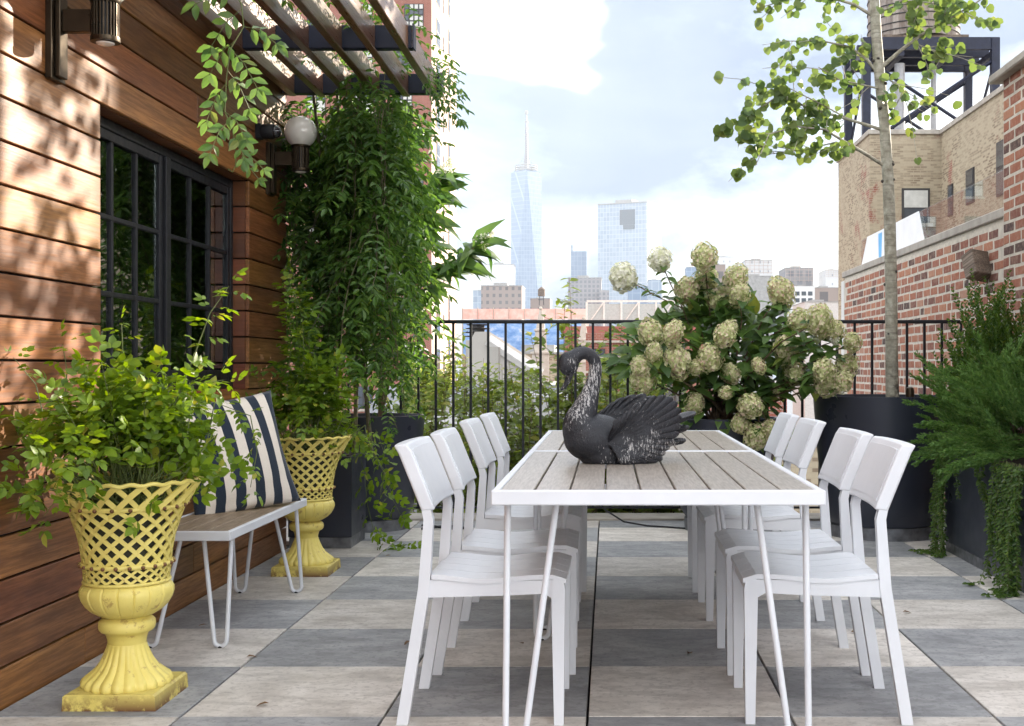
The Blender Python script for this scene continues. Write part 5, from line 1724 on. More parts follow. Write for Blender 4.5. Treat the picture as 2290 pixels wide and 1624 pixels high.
ledge_shrub(-.42, 8.9, 2.45, 2, 'thin leafy shoot reaching above the top rail beneath the skyline tower', 231, -.65, .05)
ledge_shrub(-.20, 8.85, 2.30, 2, 'slim twin shoot reaching above the top rail near the pinnacle', 232, -.65, .05)
ledge_shrub(.10, 8.95, 2.10, 1, 'single yellow-green shoot touching the top rail left of the hydrangea', 233, -.65, .05)
ledge = MB().box(-2.6, 2.41, 8.63, 10.2, -1.2, -.66).build('planted_ledge', MAT['soil'])
tag(ledge, kind='structure')

# fallen leaves
for k, (x, y) in enumerate(((-1.62, 4.9), (-1.30, 4.35), (-1.72, 4.3), (-.75, 4.6), (.95, 4.75), (1.25, 5.15), (-.32, 4.55), (1.5, 4.2), (-1.2, 6.7), (.3, 4.4), (1.35, 3.9), (-1.05, 3.75))):
    o_ = link('fallen_leaf', MB().add(*TPL['simple'][k % 2]).mesh('fallen_leaf', MAT['leaf_dry'], True, False), None, (x, y, .0075), (R(4), R(3), rnd.uniform(0, 6)), (.04, .04, .04))
    tag(o_, 'small dry brown leaf lying on the paving', 'leaf', 'fallen leaves on the paving')
# ------------------------------------------------------------------ the city
GZ = -24.0
MAT['street'] = plain('city_ground', (.09, .09, .095), .9, var=.3, scale=.02)
tag(MB().box(-1300, 1600, -150, 2700, GZ - .5, GZ).build('ground', MAT['street']), kind='structure')

def brickwall_mat(name, c1, c2, mort, paint=None, amount=.5, scale=1.0, ax='x'):
    m, nt, b, o = newmat(name)
    t_ = nd(nt, 'ShaderNodeTexCoord').outputs['Object']
    rot = (R(90), 0, 0) if ax == 'x' else (R(90), 0, R(90))
    g = nd(nt, 'ShaderNodeNewGeometry')
    sx = nd(nt, 'ShaderNodeSeparateXYZ', {0: t_})
    u = mth(nt, 'ADD', sx.outputs[0], sx.outputs[1])
    vv = nd(nt, 'ShaderNodeCombineXYZ', {'X': u, 'Y': sx.outputs[2]}).outputs[0]
    br = nd(nt, 'ShaderNodeTexBrick', {'Vector': vv, 'Color1': (*c1, 1), 'Color2': (*c2, 1), 'Mortar': (*mort, 1), 'Scale': 1.0, 'Mortar Size': .007 * scale, 'Brick Width': .21 * scale, 'Row Height': .07 * scale, 'Bias': -.1})
    c = br.outputs[0]
    n = noise(nt, t_, .9, 6, .6)
    c = mixc(nt, mth(nt, 'MULTIPLY', n, .3), c, tuple(x * .55 for x in c1))
    if paint:
        pn = noise(nt, t_, .55, 7, .66, .4); f = ramp(nt, pn, [(amount - .03, 1), (amount + .03, 0)])
        pc = mixc(nt, noise(nt, t_, 9, 5), tuple(x * .78 for x in paint), paint)
        pc = mixc(nt, mth(nt, 'MULTIPLY', br.outputs['Fac'], .25), pc, tuple(x * .6 for x in paint))
        b2 = nd(nt, 'ShaderNodeTexBrick', {'Vector': vv, 'Color1': (0, 0, 0, 1), 'Color2': (1, 1, 1, 1), 'Mortar': (.15, .15, .15, 1), 'Scale': 1.0, 'Mortar Size': .010, 'Brick Width': .21, 'Row Height': .07})
        zone = ramp(nt, noise(nt, t_, .8, 4, .6), [(.35, .25), (.65, 1)])
        spk = mth(nt, 'MULTIPLY', ramp(nt, b2.outputs[0], [(.42, 0), (.6, 1)]), zone)
        pc = mixc(nt, mth(nt, 'MULTIPLY', spk, .85), pc, (.14, .095, .062))
        c = mixc(nt, f, c, pc)
    setc(nt, b, c); b.inputs['Roughness'].default_value = .88
    return m
MAT['tan_brick'] = brickwall_mat('paint_worn_brick', (.22, .075, .05), (.30, .12, .08), (.36, .30, .25), (.41, .345, .245), .605)
MAT['red_far'] = brickwall_mat('red_far_brick', (.26, .085, .06), (.32, .115, .08), (.36, .27, .23))
MAT['sunlit_far'] = brickwall_mat('sunlit_far_brick', (.50, .34, .28), (.56, .40, .33), (.58, .47, .41))  # paler copy of the red brick, sunlight on the side put into the colour
MAT['dark_glass'] = plain('far_window_glass', (.06, .07, .085), .12, var=.3, scale=.5, spec=.8)
MAT['blind'] = plain('window_blind', (.50, .50, .47), .7)
MAT['sash'] = plain('dark_sash', (.03, .028, .028), .5)
MAT['trim'] = plain('stone_trim', (.42, .37, .32), .85)

def wbox(x0, x1, y0, y1, z0, z1):
    return MB().box(x0, x1, y0, y1, z0, z1)

# tall red brick apartment block
ap = thing('apartment_tower', 'tall red brick apartment block with pale sunlit side rising behind the vine', 'building', (0, 0, 0))
AX1, AY0, AY1 = -12.4, 85.0, 98.6
wbox(-40, AX1 - .05, AY0, AY1, GZ, 48).build('wall', MAT['red_far'], ap)
wbox(AX1 - .049, AX1, AY0 + .002, AY1, GZ, 48).build('side_wall', MAT['sunlit_far'], ap)
def win_y(t_, xc, w, z0, h, y, cols=4, rows=4):          # window facing -y
    f = MB().box(xc - w / 2, xc + w / 2, y - .03, y + .02, z0, z0 + h).build('window', MAT['sash'], t_)
    for i in range(cols):
        for j in range(rows):
            a = w / cols; c = h / rows
            MB().box(xc - w / 2 + a * i + .05, xc - w / 2 + a * (i + 1) - .05, y - .045, y - .031, z0 + c * j + .05, z0 + c * (j + 1) - .05).build('pane', MAT['blind'] if rnd.random() < .45 else MAT['dark_glass'], f)
    MB().box(xc - w / 2 - .1, xc + w / 2 + .1, y - .12, y + .0, z0 - .16, z0 - .001).build('sill', MAT['trim'], f)
def win_x(t_, x, yc, w, z0, h, mat, sgn=1):               # window facing +x or -x, sunk frame
    f = MB().box(min(x, x + sgn * .04), max(x, x + sgn * .04), yc - w / 2, yc + w / 2, z0, z0 + h).build('window', MAT['sash'], t_)
    for j in range(2):
        MB().box(min(x + sgn * .041, x + sgn * .05), max(x + sgn * .041, x + sgn * .05), yc - w / 2 + .06, yc + w / 2 - .06, z0 + h * j / 2 + .05, z0 + h * (j + 1) / 2 - .05).build('pane', mat, f)
for k in range(-6, 12):
    z = 14.6 + k * 2.98 - 1.6
    win_y(ap, -14.45 if k % 4 != 0 else -13.65, 1.35, z, 1.6, AY0)
    for xx in (-17.2, -20.5):
        win_y(ap, xx, 1.3, z, 1.6, AY0, 2, 2)
    win_x(ap, AX1, 88.1, 1.7, z - .6, 1.9, MAT['dark_glass']); win_x(ap, AX1, 91.1, .5, z - .3, 1.2, MAT['dark_glass']); win_x(ap, AX1, 94.2, .9, z + .4, 1.9, MAT['dark_glass'])

# paint-worn brick building with the water tank
tb = thing('worn_brick_building', 'tan paint-worn brick building with a stepped corner beyond the garden wall', 'building', (0, 0, 0))
BZ = 8.49
wbox(8.19, 10.43, 38.0, 43.2, GZ, BZ - .15).build('wall', MAT['tan_brick'], tb)
wbox(10.43, 26, 30.5, 43.2, GZ, BZ - .15).build('wall', MAT['tan_brick'], tb)
wbox(10.6, 24, 13.0, 30.5, GZ, 6.7).build('added_shade_wing', MAT['tan_brick'], tb)  # unseen wing added, its height set to shade the terrace and lower wall
wbox(10.6, 11.0, 18.75, 20.3, 6.7, 8.5).build('added_shade_block', MAT['tan_brick'], tb)  # unseen block added to keep the sun off the window wall
for q in ((8.13, 10.38, 37.93, 43.3), (10.37, 26.1, 30.43, 43.31)):
    MB().box(q[0], q[1], q[2], q[3], BZ - .15, BZ, .01).build('parapet_cap', MAT['coping'], tb)
def tb_win(xc, w, z0, h):
    f = MB().box(xc - w / 2, xc + w / 2, 37.97, 38.02, z0, z0 + h).build('window', MAT['sash'], tb)
    MB().box(xc - w / 2 + .07, xc + w / 2 - .07, 37.955, 37.969, z0 + h * .45, z0 + h - .07).build('blind', MAT['blind'], f)
    MB().box(xc - w / 2 + .07, xc + w / 2 - .07, 37.955, 37.969, z0 + .07, z0 + h * .42).build('pane', MAT['dark_glass'], f)
    MB().box(xc - w / 2 - .08, xc + w / 2 + .08, 37.9, 38.0, z0 - .1, z0 - .001).build('sill', MAT['trim'], f)
tb_win(9.63, .88, 5.55, 1.10)
for (yc, w, z0, h) in ((36.9, .5, 5.65, .95), (34.9, .75, 5.75, 1.0), (32.1, .8, 5.6, 1.45), (36.9, .5, 2.4, .95), (34.9, .75, 2.4, 1.0)):
    win_x(tb, 10.43, yc, w, z0, h, MAT['dark_glass'], -1)
for (x, y, r_, z1) in ((9.75, 40.6, .17, 11.2), (11.13, 41.5, .09, 11.6)):
    MB().tube([(x, y, BZ - .1), (x, y, z1)], r_, 14).build('flue', plain('galvanised', (.30, .30, .31), .5, .4), tb, True)

tank = thing('water_tank', 'round timber water tank on a dark steel frame above the worn brick building', 'water tank', (0, 0, 0))
TY, TX, TZ = 41.55, 10.45, 11.80
TR = 1.50
def hoopmat():
    return woodmat('tank_staves', (.16, .125, .10), (.28, .24, .21), (.36, .32, .29), 'z', .85, .8, .3)
sv = hoopmat()
for k in range(40):
    a = 2 * math.pi * k / 40
    MB().box(-.03, .03, -.117, .117, TZ + .30, TZ + 3.6, .006).build('stave', sv, tank, loc=(TX + TR * math.cos(a), TY + TR * math.sin(a), 0)).rotation_euler = (0, 0, a)
MB().lathe([(TR - .05, TZ + .30), (TR - .05, TZ + 3.5)], 40, cx=TX, cy=TY).build('liner', MAT['gap_black'], tank)
for z in (.5, .72, 1.0, 1.35, 1.75, 2.3, 2.9):
    MB().tube([(TX + (TR + .045) * math.cos(2 * math.pi * k / 48), TY + (TR + .045) * math.sin(2 * math.pi * k / 48), TZ + z) for k in range(48)], .02, 6, True).build('hoop', MAT['sash'], tank)
fx0, fx1, fy0, fy1 = 8.50, 12.75, 40.0, 43.0
for x in (fx0, fx1):
    for y in (fy0, fy1):
        MB().box(x - .13, x + .13, y - .13, y + .13, BZ - .2, TZ + .1).build('post', MAT['blue_steel'], tank)
for y in (fy0, 41.0, 42.1, fy1):
    MB().box(fx0 - .1, fx1 + .1, y - .08, y + .08, TZ - .28, TZ + .12).build('beam', MAT['blue_steel'], tank)
for x in (fx0, TX - .8, TX + .8, fx1):
    MB().box(x - .1, x + .1, fy0 - .05, fy1 + .05, TZ - .48, TZ - .282).build('beam', MAT['blue_steel'], tank)
for y in (fy0, fy1):
    for a, c in (((fx0, y, TZ - .6), (fx1, y, BZ - .1)), ((fx1, y, TZ - .6), (fx0, y, BZ - .1))):
        MB().tube([a, c], .06, 4).build('brace', MAT['blue_steel'], tank)
for x in (fx0, fx1):
    MB().tube([(x, fy0, TZ - .6), (x, fy1, BZ - .1)], .05, 4).build('brace', MAT['blue_steel'], tank)
MB().box(fx0 + .4, fx1 - .8, fy0 + .2, fy1 - .2, TZ + .13, TZ + .28).build('deck', MAT['oldwood'], tank)

# --- skyline towers
def facade(name, c1, c2, line, w, h, rough=.25, metal=.0, msz=.06):
    m, nt, b, o = newmat(name)
    t_ = nd(nt, 'ShaderNodeTexCoord').outputs['Object']
    s_ = nd(nt, 'ShaderNodeSeparateXYZ', {0: t_})
    vv = nd(nt, 'ShaderNodeCombineXYZ', {'X': mth(nt, 'ADD', s_.outputs[0], mth(nt, 'MULTIPLY', s_.outputs[1], .93)), 'Y': s_.outputs[2]}).outputs[0]
    br = nd(nt, 'ShaderNodeTexBrick', {'Vector': vv, 'Color1': (*c1, 1), 'Color2': (*c2, 1), 'Mortar': (*line, 1), 'Scale': 1.0, 'Mortar Size': msz * min(w, h), 'Brick Width': w, 'Row Height': h}, offset=0.0)
    setc(nt, b, mixc(nt, mth(nt, 'MULTIPLY', noise(nt, t_, .02, 4), .4), br.outputs[0], tuple(x * .7 for x in c1)))
    b.inputs['Roughness'].default_value = rough; b.inputs['Metallic'].default_value = metal
    return m
gl1 = facade('blue_curtain_wall', (.15, .215, .31), (.19, .26, .36), (.26, .33, .42), 6.0, 8.0)
gl2 = facade('pale_curtain_wall', (.20, .26, .33), (.27, .33, .41), (.36, .42, .48), 5.5, 7.0)
gl3 = facade('grey_block_wall', (.15, .15, .17), (.20, .20, .22), (.28, .27, .27), 4.0, 4.2, .6, 0, .22)
gl4 = facade('brown_block_wall', (.11, .10, .10), (.16, .15, .15), (.30, .24, .21), 4.2, 4.6, .5, 0, .30)
gl5 = facade('white_block_wall', (.22, .26, .30), (.28, .32, .36), (.62, .62, .62), 3.5, 4.0, .5, 0, .45)
gl6 = facade('red_block_wall', (.14, .10, .10), (.17, .12, .12), (.34, .15, .11), 1.9, 3.2, .7, 0, .5)

def tower_main():
    Y = 2350.0
    c = at(1177, 821, Y); hw = 34 / FPX * Y
    t = thing('skyscraper', 'tallest tapering glass skyscraper with a long spire on the skyline', 'skyscraper', (c.x, Y, 0))
    zt = at(0, 387, Y).z; zb = -20
    b_ = hw; s = hw
    rot = R(6)
    def rp(x, y): return (x * math.cos(rot) - y * math.sin(rot), x * math.sin(rot) + y * math.cos(rot))
    base = [rp(x, y) for x, y in ((-b_, -b_), (b_, -b_), (b_, b_), (-b_, b_))]
    top = [rp(x, y) for x, y in ((0, -s), (s, 0), (0, s), (-s, 0))]
    zb2 = 55
    V = [(x, y, zb) for x, y in base] + [(x, y, zb2) for x, y in base] + [(x, y, zt) for x, y in top]
    F = [(i, (i + 1) % 4, 4 + (i + 1) % 4, 4 + i) for i in range(4)]
    for i in range(4):
        j = (i + 1) % 4
        F.append((4 + i, 4 + j, 8 + i)); F.append((4 + j, 8 + j, 8 + i))
    F.append((8, 9, 10, 11))
    MB().add(V, F).build('shaft', gl1, t)
    zp = at(0, 375, Y).z
    MB().lathe([(hw * .82, zt), (hw * .82, zt + 3)], 4).build('parapet', gl2, t)
    for k in range(3):
        MB().tube([(hw * .72 * math.cos(a * math.pi / 12), hw * .72 * math.sin(a * math.pi / 12), zt + 5 + 4 * k) for a in range(24)], 1.3, 5, True).build('ring', MAT['concrete'], t)
    z1 = at(0, 345, Y).z; z2 = at(0, 252, Y).z
    MB().tube([(0, 0, zt), (0, 0, z1), (0, 0, z1 + (z2 - z1) * .6), (0, 0, z2)], [4.5, 3.2, 2.0, .8], 8).build('spire', gl3, t)
    for a in range(6):
        an = a * math.pi / 3
        MB().tube([(hw * .6 * math.cos(an), hw * .6 * math.sin(an), zt + 8), (2 * math.cos(an), 2 * math.sin(an), z1)], .5, 4).build('stay', gl3, t)
    for f_ in (.15, .3, .45, .6, .75):
        MB().lathe([(3.4, z1 + (z2 - z1) * f_), (3.4, z1 + (z2 - z1) * f_ + 3)], 8).build('spire_ring', gl3, t)
    MB().ball((0, 0, z2), 3.2, 10, 8, (1, 1, 1.5)).build('beacon', MAT['concrete'], t)
tower_main()

def block(name, label, x0, x1, ytop, Y, mat, depth=None, ybase=None, extra=None, cat='building', turn=0.0, cap=True):
    """plain-sided city block: plan turned about its own axis, with cornice and roof plant"""
    p0, p1 = at(x0, ytop, Y), at(x1, ytop, Y)
    w_ = (p1.x - p0.x) / (math.cos(turn) + abs(math.sin(turn)) * .6)
    d = depth or w_ * .8
    t = thing(name, label, cat, ((p0.x + p1.x) / 2, Y + d / 2, 0), turn)
    zt = p0.z
    wl = MB().box(-w_ / 2, w_ / 2, -d / 2, d / 2, GZ, zt).build('wall', mat, t)
    if cap:
        k = w_ * .012
        MB().box(-w_ / 2 - k, w_ / 2 + k, -d / 2 - k, d / 2 + k, zt + .002, zt + w_ * .02).build('parapet', MAT['concrete'], t)
        MB().box(-w_ * .22, w_ * .12, -d * .25, d * .2, zt + w_ * .02, zt + w_ * .10).build('roof_plant', MAT['concrete'], t)
    if extra: extra(t, w_, d, zt, Y)
    return t
def recess(t, w_, d, zt, Y):
    m = plain('dark_recess', (.05, .07, .09), .3)
    px = Y / FPX
    MB().box(-w_ * .05, w_ * .26, -d / 2 - .6, -d / 2 - .05, zt - 48 * px, zt - 14 * px).build('recess', m, t)
    MB().box(w_ * .02, w_ * .25, -d / 2 - .9, -d / 2 - .05, zt - 58 * px, zt - 48 * px - .1).build('recess', m, t)
    MB().tube([(-w_ * .1, 0, zt), (-w_ * .1, 0, zt + 12 * px)], 1.2, 5).build('crane_mast', MAT['concrete'], t)
    MB().tube([(-w_ * .2, 0, zt + 9 * px), (w_ * .12, 0, zt + 13 * px)], 1.0, 5).build('crane_jib', MAT['concrete'], t)
block('skyscraper', 'broad pale glass skyscraper with a dark square recess near its top', 1340, 1478, 455, 1900, gl2, 60, extra=recess, cat='skyscraper', turn=R(-24))
def curved(t, w_, d, zt, Y):
    MB().box(-w_ / 2 - .3, -w_ / 2 + 3, -d / 2, d / 2, zt, zt + 10).build('fin', gl2, t)
block('skyscraper', 'slim blue glass tower between the two large skyscrapers', 1277, 1312, 562, 2000, gl1, 22, extra=curved, cat='skyscraper', cap=False)
block('office_block', 'low white banded office block beside the tallest skyscraper', 1085, 1148, 592, 1700, gl5, 40)
block('office_block', 'brown gridded brick block under the tallest skyscraper', 1076, 1167, 640, 800, gl4, 30)
block('office_block', 'pale blue block behind the brown gridded block', 1058, 1090, 650, 1300, gl2, 30)
block('office_block', 'grey stepped block between the two large skyscrapers', 1270, 1345, 622, 1150, gl3, 40)
block('office_block', 'lower grey step of the block under the broad glass tower', 1340, 1362, 650, 1130, gl3, 30)
block('office_block', 'small brown building under the little rooftop tank', 1186, 1230, 668, 420, gl4, 14)
block('office_block', 'deep blue glass block behind the cream hydrangea heads', 1405, 1448, 640, 900, gl1, 30)
block('office_block', 'light grey block next to the deep blue glass block', 1450, 1480, 626, 980, gl2, 30)
block('office_block', 'slim blue block peeping between the hydrangea heads', 1535, 1560, 598, 1100, gl1, 25)
block('office_block', 'pale block with a green roof behind the hydrangea', 1602, 1640, 575, 700, gl5, 25)
block('office_block', 'brown timber-sided stair tower behind the topmost hydrangea head', 1590, 1622, 592, 380, gl4, 6)
def scaff(t, w_, d, zt, Y):
    m = plain('scaffold', (.45, .35, .30), .7)
    for i in range(7):
        x = -w_ / 2 + w_ * i / 6
        MB().tube([(x, -d / 2 - .5, zt - w_ * .5), (x, -d / 2 - .5, zt + w_ * .10)], w_ * .006, 4).build('scaffold_pole', m, t)
    for j in range(5):
        z = zt - w_ * .45 + w_ * .13 * j
        MB().tube([(-w_ / 2, -d / 2 - .5, z), (w_ / 2, -d / 2 - .5, z)], w_ * .006, 4).build('scaffold_rail', m, t)
block('building_site', 'pale unfinished building wrapped in scaffold to the right of the hydrangea', 1667, 1727, 583, 520, gl5, 20, extra=scaff)
block('office_block', 'low beige block under the pale scaffolded building', 1660, 1728, 618, 480, MAT['concrete'], 20)
block('building_site', 'grey netted building shell in scaffold left of the worn brick corner', 1757, 1818, 600, 560, gl3, 22, extra=scaff)
block('building_site', 'scaffold-clad building peeping beside the worn brick corner', 1847, 1880, 604, 540, gl5, 18, extra=scaff)
wb = block('white_building', 'small white building with dark windows below the grey netted shell', 1772, 1822, 640, 210, MAT['trim'] if False else plain('white_render', (.62, .62, .62), .8), 10)
for i in range(3):
    for j in range(3):
        px = 210 / FPX
        w2 = 50 * px
        f = MB().box(-w2 / 2 + w2 * (.12 + .29 * i), -w2 / 2 + w2 * (.12 + .29 * i) + w2 * .2, -5.06, -4.99, at(0, 652 + 15 * j, 210).z - .7, at(0, 652 + 15 * j, 210).z).build('window', MAT['dark_glass'], wb)
block('office_block', 'dark block with a sooty facade beside the small white building', 1820, 1880, 644, 260, gl4, 12)
block('low_house', 'low pale house with a flat roof below the dark sooty block', 1800, 1882, 676, 120, plain('pale_house', (.50, .48, .46), .8), 8)
block('low_house', 'low grey house behind the hydrangea on the railing side', 1500, 1680, 668, 160, plain('grey_house', (.40, .40, .40), .8), 8)

def small_tank(x, ytop, Y, label):
    c = at(x, ytop, Y); px = Y / FPX
    t = thing('rooftop_tank', label, 'water tank', (c.x, Y, 0))
    MB().lathe([(8 * px, c.z - 22 * px), (8 * px, c.z - 7 * px), (8.6 * px, c.z - 7 * px), (.3 * px, c.z)], 16).build('tank', MAT['oldwood'], t, True)
    for a in range(4):
        an = math.pi / 4 + a * math.pi / 2
        MB().tube([(6 * px * math.cos(an), 6 * px * math.sin(an), c.z - 22 * px), (7 * px * math.cos(an), 7 * px * math.sin(an), c.z - 42 * px)], px * .5, 4).build('tank_leg', MAT['sash'], t)
small_tank(1211, 641, 330, 'little conical rooftop tank below the tallest skyscraper')

# long building with orange netting and blue sheeting behind the railing
def site():
    Y = 130.0
    a, c = at(1034, 790, Y), at(1312, 690, Y)
    t = thing('netted_roof', 'long low building with orange netting on its roof and blue sheeting below', 'building', (0, Y, 0))
    zt = at(0, 715, Y).z
    MB().box(a.x, c.x, 0, 12, GZ, at(0, 716, Y).z).build('wall', MAT['tan_brick'], t)
    mo, nt, b, o = newmat('orange_netting')
    tv = nd(nt, 'ShaderNodeTexCoord').outputs['Object']
    n = noise(nt, tv, 1.5, 5, .7)
    setc(nt, b, ramp(nt, n, [(.35, (.72, .40, .34)), (.7, (.78, .60, .55))])); b.inputs['Roughness'].default_value = .8  # netting paled, distance haze put into its colour
    net = MB().box(a.x, c.x, -.05, 0.0, at(0, 714, Y).z, at(0, 691, Y).z).build('netting', mo, t)
    for k in range(9):
        x = a.x + (c.x - a.x) * k / 8
        MB().tube([(x, -.12, at(0, 716, Y).z), (x, -.12, at(0, 688, Y).z)], .05, 5).build('net_post', MAT['trim'], t)
    mb_, nt, b, o = newmat('blue_sheeting')
    tv = nd(nt, 'ShaderNodeTexCoord').outputs['Object']
    n = noise(nt, nd(nt, 'ShaderNodeMapping', {'Vector': tv, 'Scale': (1, 1, 2)}).outputs[0], .9, 6, .7)
    setc(nt, b, ramp(nt, n, [(.35, (.10, .26, .58)), (.55, (.22, .42, .72)), (.68, (.55, .65, .78))])); b.inputs['Roughness'].default_value = .4
    MB().box(a.x + .1, c.x - .1, -.10, -.05, at(0, 795, Y).z, at(0, 720, Y).z).build('sheeting', mb_, t)
site()
# white steel frame on the roof behind
def frame_roof():
    Y = 110.0
    t = thing('roof_frame', 'white steel rooftop frame with grey panels right of the orange netting', 'roof frame', (0, Y, 0))
    m = plain('white_steel', (.66, .64, .60), .5); g = plain('grey_panel', (.42, .44, .43), .5)
    x0, x1 = at(1312, 0, Y).x, at(1545, 0, Y).x; z0, z1 = at(0, 730, Y).z, at(0, 676, Y).z
    for k in range(7):
        x = x0 + (x1 - x0) * k / 6
        MB().box(x - .09, x + .09, -.1, .1, z0, z1).build('post', m, t)
        if k < 6:
            xb = x0 + (x1 - x0) * (k + 1) / 6
            MB().box(x + .1, xb - .1, .02, .06, z0 + .3, z1 - .15).build('panel', g, t)
            if k % 2 == 0:
                MB().tube([(x, -.12, z0), (xb, -.12, z1)], .07, 5).build('brace', m, t)
    MB().box(x0, x1, -.1, .1, z1 + .001, z1 + .18).build('beam', m, t)
    MB().box(x0 - 2, x1 + 2, -.3, 14, GZ, z0 - .001).build('base_wall', MAT['red_far'], t)
    MB().box(x0 - 2.2, x1 + 2.2, -.7, -.31, z0 - .9, z0 - .05).build('cornice', plain('red_cornice', (.30, .10, .08), .7), t)
    for k in range(9):
        xc = x0 + 1 + (x1 - x0 - 2) * k / 8
        for zz_ in (z0 - 3.4, z0 - 7.0):
            f = MB().box(xc - .45, xc + .45, -.36, -.301, zz_, zz_ + 1.7).build('window', MAT['sash'], t)
            MB().box(xc - .36, xc + .36, -.38, -.361, zz_ + .1, zz_ + 1.6).build('pane', MAT['dark_glass'], f)
frame_roof()

# houses just beyond the terrace
def gable_house():
    Y = 34.0
    t = thing('pale_house', 'pale rendered house with a steep slate roof, tall chimney and arched dormer', 'house', (0, Y, 0))
    wl = plain('pale_render2', (.36, .34, .31), .85, var=.15, scale=.6); sl = plain('slate_roof', (.17, .175, .19), .6, var=.3, scale=2)
    L = lambda x, y: at(x, y, Y)
    a = L(1040, 860); c = L(1230, 860)
    MB().box(a.x - 1.2, c.x, 0, 7, GZ, a.z).build('wall', wl, t)
    pk = L(1078, 742).z
    # mono-pitch gable seen end on: coping runs down to the right
    g = [(L(1046, 0).x, a.z), (L(1046, 0).x, L(0, 775).z), (L(1062, 0).x, pk), (L(1090, 0).x, pk), (L(1098, 0).x, L(0, 765).z), (L(1205, 0).x, L(0, 838).z), (L(1205, 0).x, a.z)]
    MB().prism(g, 'y', .0, .5).build('gable', wl, t)
    MB().tube([(L(1092, 0).x, -.1, L(0, 760).z), (L(1210, 0).x, -.1, L(0, 838).z)], .16, 4).build('coping', plain('white_coping', (.6, .58, .55), .8), t)
    MB().tube([(L(1086, 0).x, .2, L(0, 752).z), (L(1212, 0).x, .2, L(0, 832).z)], .16, 4).build('coping', MAT['trim'], t)
    ch = MB().box(L(1036, 0).x, L(1084, 0).x, .6, 1.4, a.z, L(0, 760).z).build('chimney', wl, t)
    for k in range(4):
        MB().lathe([(.36 - .02 * k, 0), (.40 - .02 * k, .03)], 16).build('cowl', MAT['sash'], ch, loc=(L(1060, 0).x, 1.0, L(0, 752 - 9 * k).z))
    MB().tube([(L(1060, 0).x, 1.0, L(0, 762).z), (L(1060, 0).x, 1.0, L(0, 724).z)], .2, 10).build('flue', MAT['sash'], ch)
    # slate slope towards the terrace
    zr0, zr1 = L(0, 950).z, a.z
    MB().add([(a.x - 2.4, -5.5, zr0 - 1.2), (c.x + 1, -5.5, zr0 - 1.2), (c.x + 1, -.01, zr1), (a.x - 2.4, -.01, zr1), (a.x - 2.4, -5.5, zr0 - 1.5), (c.x + 1, -5.5, zr0 - 1.5), (c.x + 1, -.01, zr1 - .3), (a.x - 2.4, -.01, zr1 - .3)], [(0, 1, 2, 3), (7, 6, 5, 4), (0, 4, 5, 1), (1, 5, 6, 2), (2, 6, 7, 3), (3, 7, 4, 0)]).build('roof', sl, t)
    # arched dormer
    dx = L(1072, 0).x; dz = zr0 - 1.1
    ar = [(-.42, 0), (.42, 0)] + [(.42 * math.cos(R(k * 15)), 1.25 + .42 * math.sin(R(k * 15))) for k in range(13)]
    ar2 = [(x * 1.35, z * 1.1 + .0) for x, z in ar]
    dm = MB().prism([(dx + x, dz + z) for x, z in ar2], 'y', -5.2, -2.0).build('dormer', wl, t)
    MB().prism([(dx + x, dz + z) for x, z in ar], 'y', -5.26, -5.21).build('opening', MAT['sash'], dm)
    MB().box(dx + .75, dx + 1.0, -5.1, -4.6, dz, dz + 3.2).build('pier', wl, t)
gable_house()
def pinnacle(x, ytop, ybot, Y, label):
    t = thing('stone_pinnacle', label, 'pinnacle', (at(x, 0, Y).x, Y, 0), R(20))
    z1, z0 = at(0, ytop, Y).z, at(0, ybot, Y).z
    h = z1 - z0; st = MAT['trim']
    MB().lathe([(h * .16, GZ), (h * .16, z0 + h * .18), (h * .19, z0 + h * .19), (h * .19, z0 + h * .22), (h * .125, z0 + h * .23), (h * .10, z0 + h * .58), (h * .125, z0 + h * .60), (h * .12, z0 + h * .63), (h * .085, z0 + h * .64), (h * .03, z0 + h * .97)], 8).build('shaft', st, t)
    MB().ball((0, 0, z1), h * .035, 10, 8).build('finial', st, t, True)
pinnacle(1209, 690, 815, 60, 'carved stone pinnacle standing below the little rooftop tank')
pinnacle(1305, 712, 835, 62, 'stone pinnacle standing left of the red cornice')
block('brown_house', 'plain brown brick house wall below the blue sheeting', 1098, 1320, 792, 75, MAT['tan_brick'], 9)
rt = block('brick_townhouse', 'dark red townhouse with stone bands behind the swan', 1310, 1470, 745, 48, MAT['red_far'], 6, cap=False)
for k in range(3):
    MB().box(-1.5, 1.5, -3.12, -3.001, at(0, 762 + 34 * k, 48).z - .08, at(0, 762 + 34 * k, 48).z).build('band', MAT['trim'], rt)
for k in range(3):
    for j in range(2):
        f = MB().box(-1.1 + .85 * k, -.65 + .85 * k, -3.06, -3.001, at(0, 800 + 45 * j, 48).z - .35, at(0, 800 + 45 * j, 48).z + .35).build('window', MAT['sash'], rt)
        MB().box(-1.05 + .85 * k, -.70 + .85 * k, -3.08, -3.061, at(0, 800 + 45 * j, 48).z - .3, at(0, 800 + 45 * j, 48).z + .3).build('pane', MAT['dark_glass'], f)
block('low_roof', 'flat grey roof with a pale parapet beyond the garden shrubs', 900, 1520, 960, 17.5, plain('tar_roof', (.20, .20, .20), .8), 10)
block('low_roof', 'lower flat roof with brick sides below the brick garden wall', 1530, 1900, 1000, 16.0, MAT['tan_brick'], 10)
block('brick_annex', 'narrow brick annex seen through the hydrangea stems', 1640, 1760, 880, 22.0, MAT['red_far'], 5)

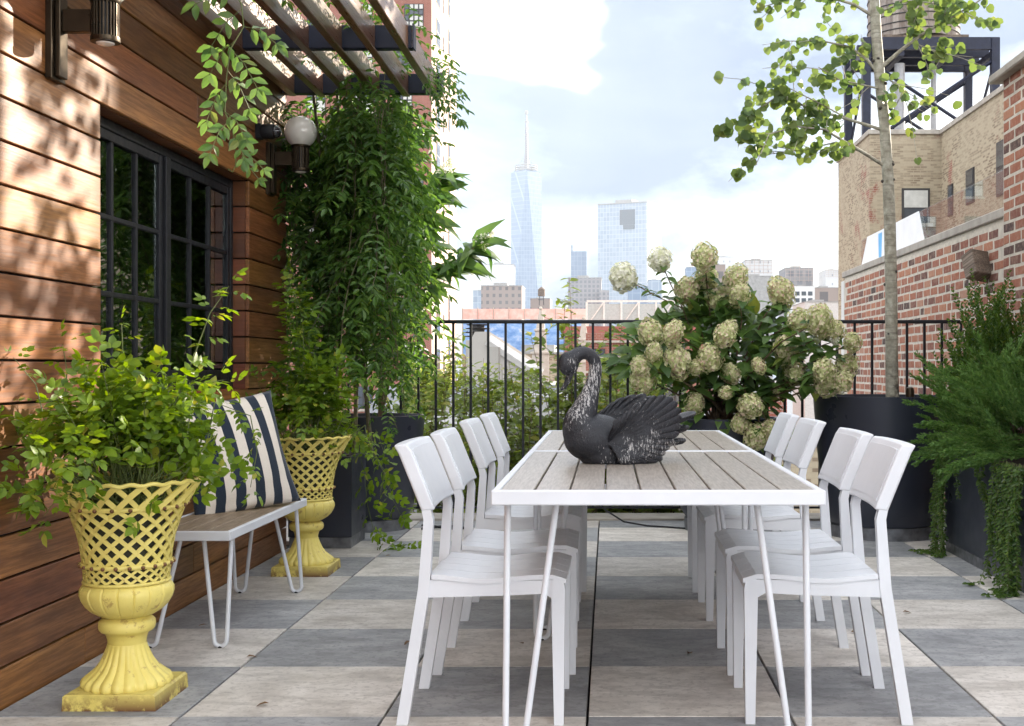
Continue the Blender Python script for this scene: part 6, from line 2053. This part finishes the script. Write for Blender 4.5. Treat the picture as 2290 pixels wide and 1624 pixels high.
# street trees between the houses
def street_tree(x, ytop, Y, wpx, hpx, label, seed, mat):
    rr = random.Random(seed); px = Y / FPX
    c = at(x, ytop + hpx / 2, Y)
    t = thing('street_tree', label, 'tree', (c.x, Y, c.z - hpx * px), 0, 'street trees among the rooftops')
    cz = hpx * px
    tr = MB().tube([(0, 0, -hpx * px * .7), (0, 0, cz * .4), (.05, 0, cz * .9)], [.09, .07, .03], 7)
    lv = Leaves()
    cl = [(rdir(rr) * rr.uniform(.2, .95)) for _ in range(30)]
    cl = [Vector((c_.x * wpx * px / 2, c_.y * wpx * px / 2, cz + c_.z * hpx * px / 2)) for c_ in cl]
    for c_ in cl:
        tr.tube([(0, 0, cz * .6), Vector((0, 0, cz * .6)).lerp(c_, .6) + Vector((0, 0, -.05)), c_], [.03, .018, .008], 5)
        for q in range(70):
            lv.add('simple', c_ + rdir(rr) * rr.uniform(.02, .16) * wpx * px, rdir(rr), Vector((0, -.3, 1)) + rdir(rr) * .6, rr.uniform(.10, .17), rr, 1.4)
    tr.build('trunk', MAT['bark'], t, True)
    lv.finish(t, mat, 0, rest='crown')
street_tree(1440, 770, 24, 130, 190, 'bushy yellow-green street tree beside the red townhouse', 301, MAT['leaf_back'])
street_tree(950, 800, 22, 120, 160, 'golden-green street tree at the foot of the apartment tower', 302, MAT['leaf_back'])
street_tree(1350, 800, 20, 90, 210, 'slim green street tree behind the swan head', 303, MAT['leaf_back'])
street_tree(1130, 840, 26, 120, 130, 'low green street tree below the pale gabled house', 304, MAT['leaf_back'])

# ------------------------------------------------------------------ haze over the city
mh = bpy.data.materials.new('haze_air')
mh.use_nodes = True
hn = mh.node_tree
hn.nodes.clear()
ho = nd(hn, 'ShaderNodeOutputMaterial')
hv = nd(hn, 'ShaderNodeVolumePrincipled', {'Color': (.80, .88, 1.0, 1), 'Density': .00008, 'Anisotropy': .0})
hn.links.new(hv.outputs[0], ho.inputs['Volume'])
hz = MB().box(-1310, 1610, -160, 2710, GZ - 1.5, 500).build('haze', mh)
tag(hz, kind='stuff')
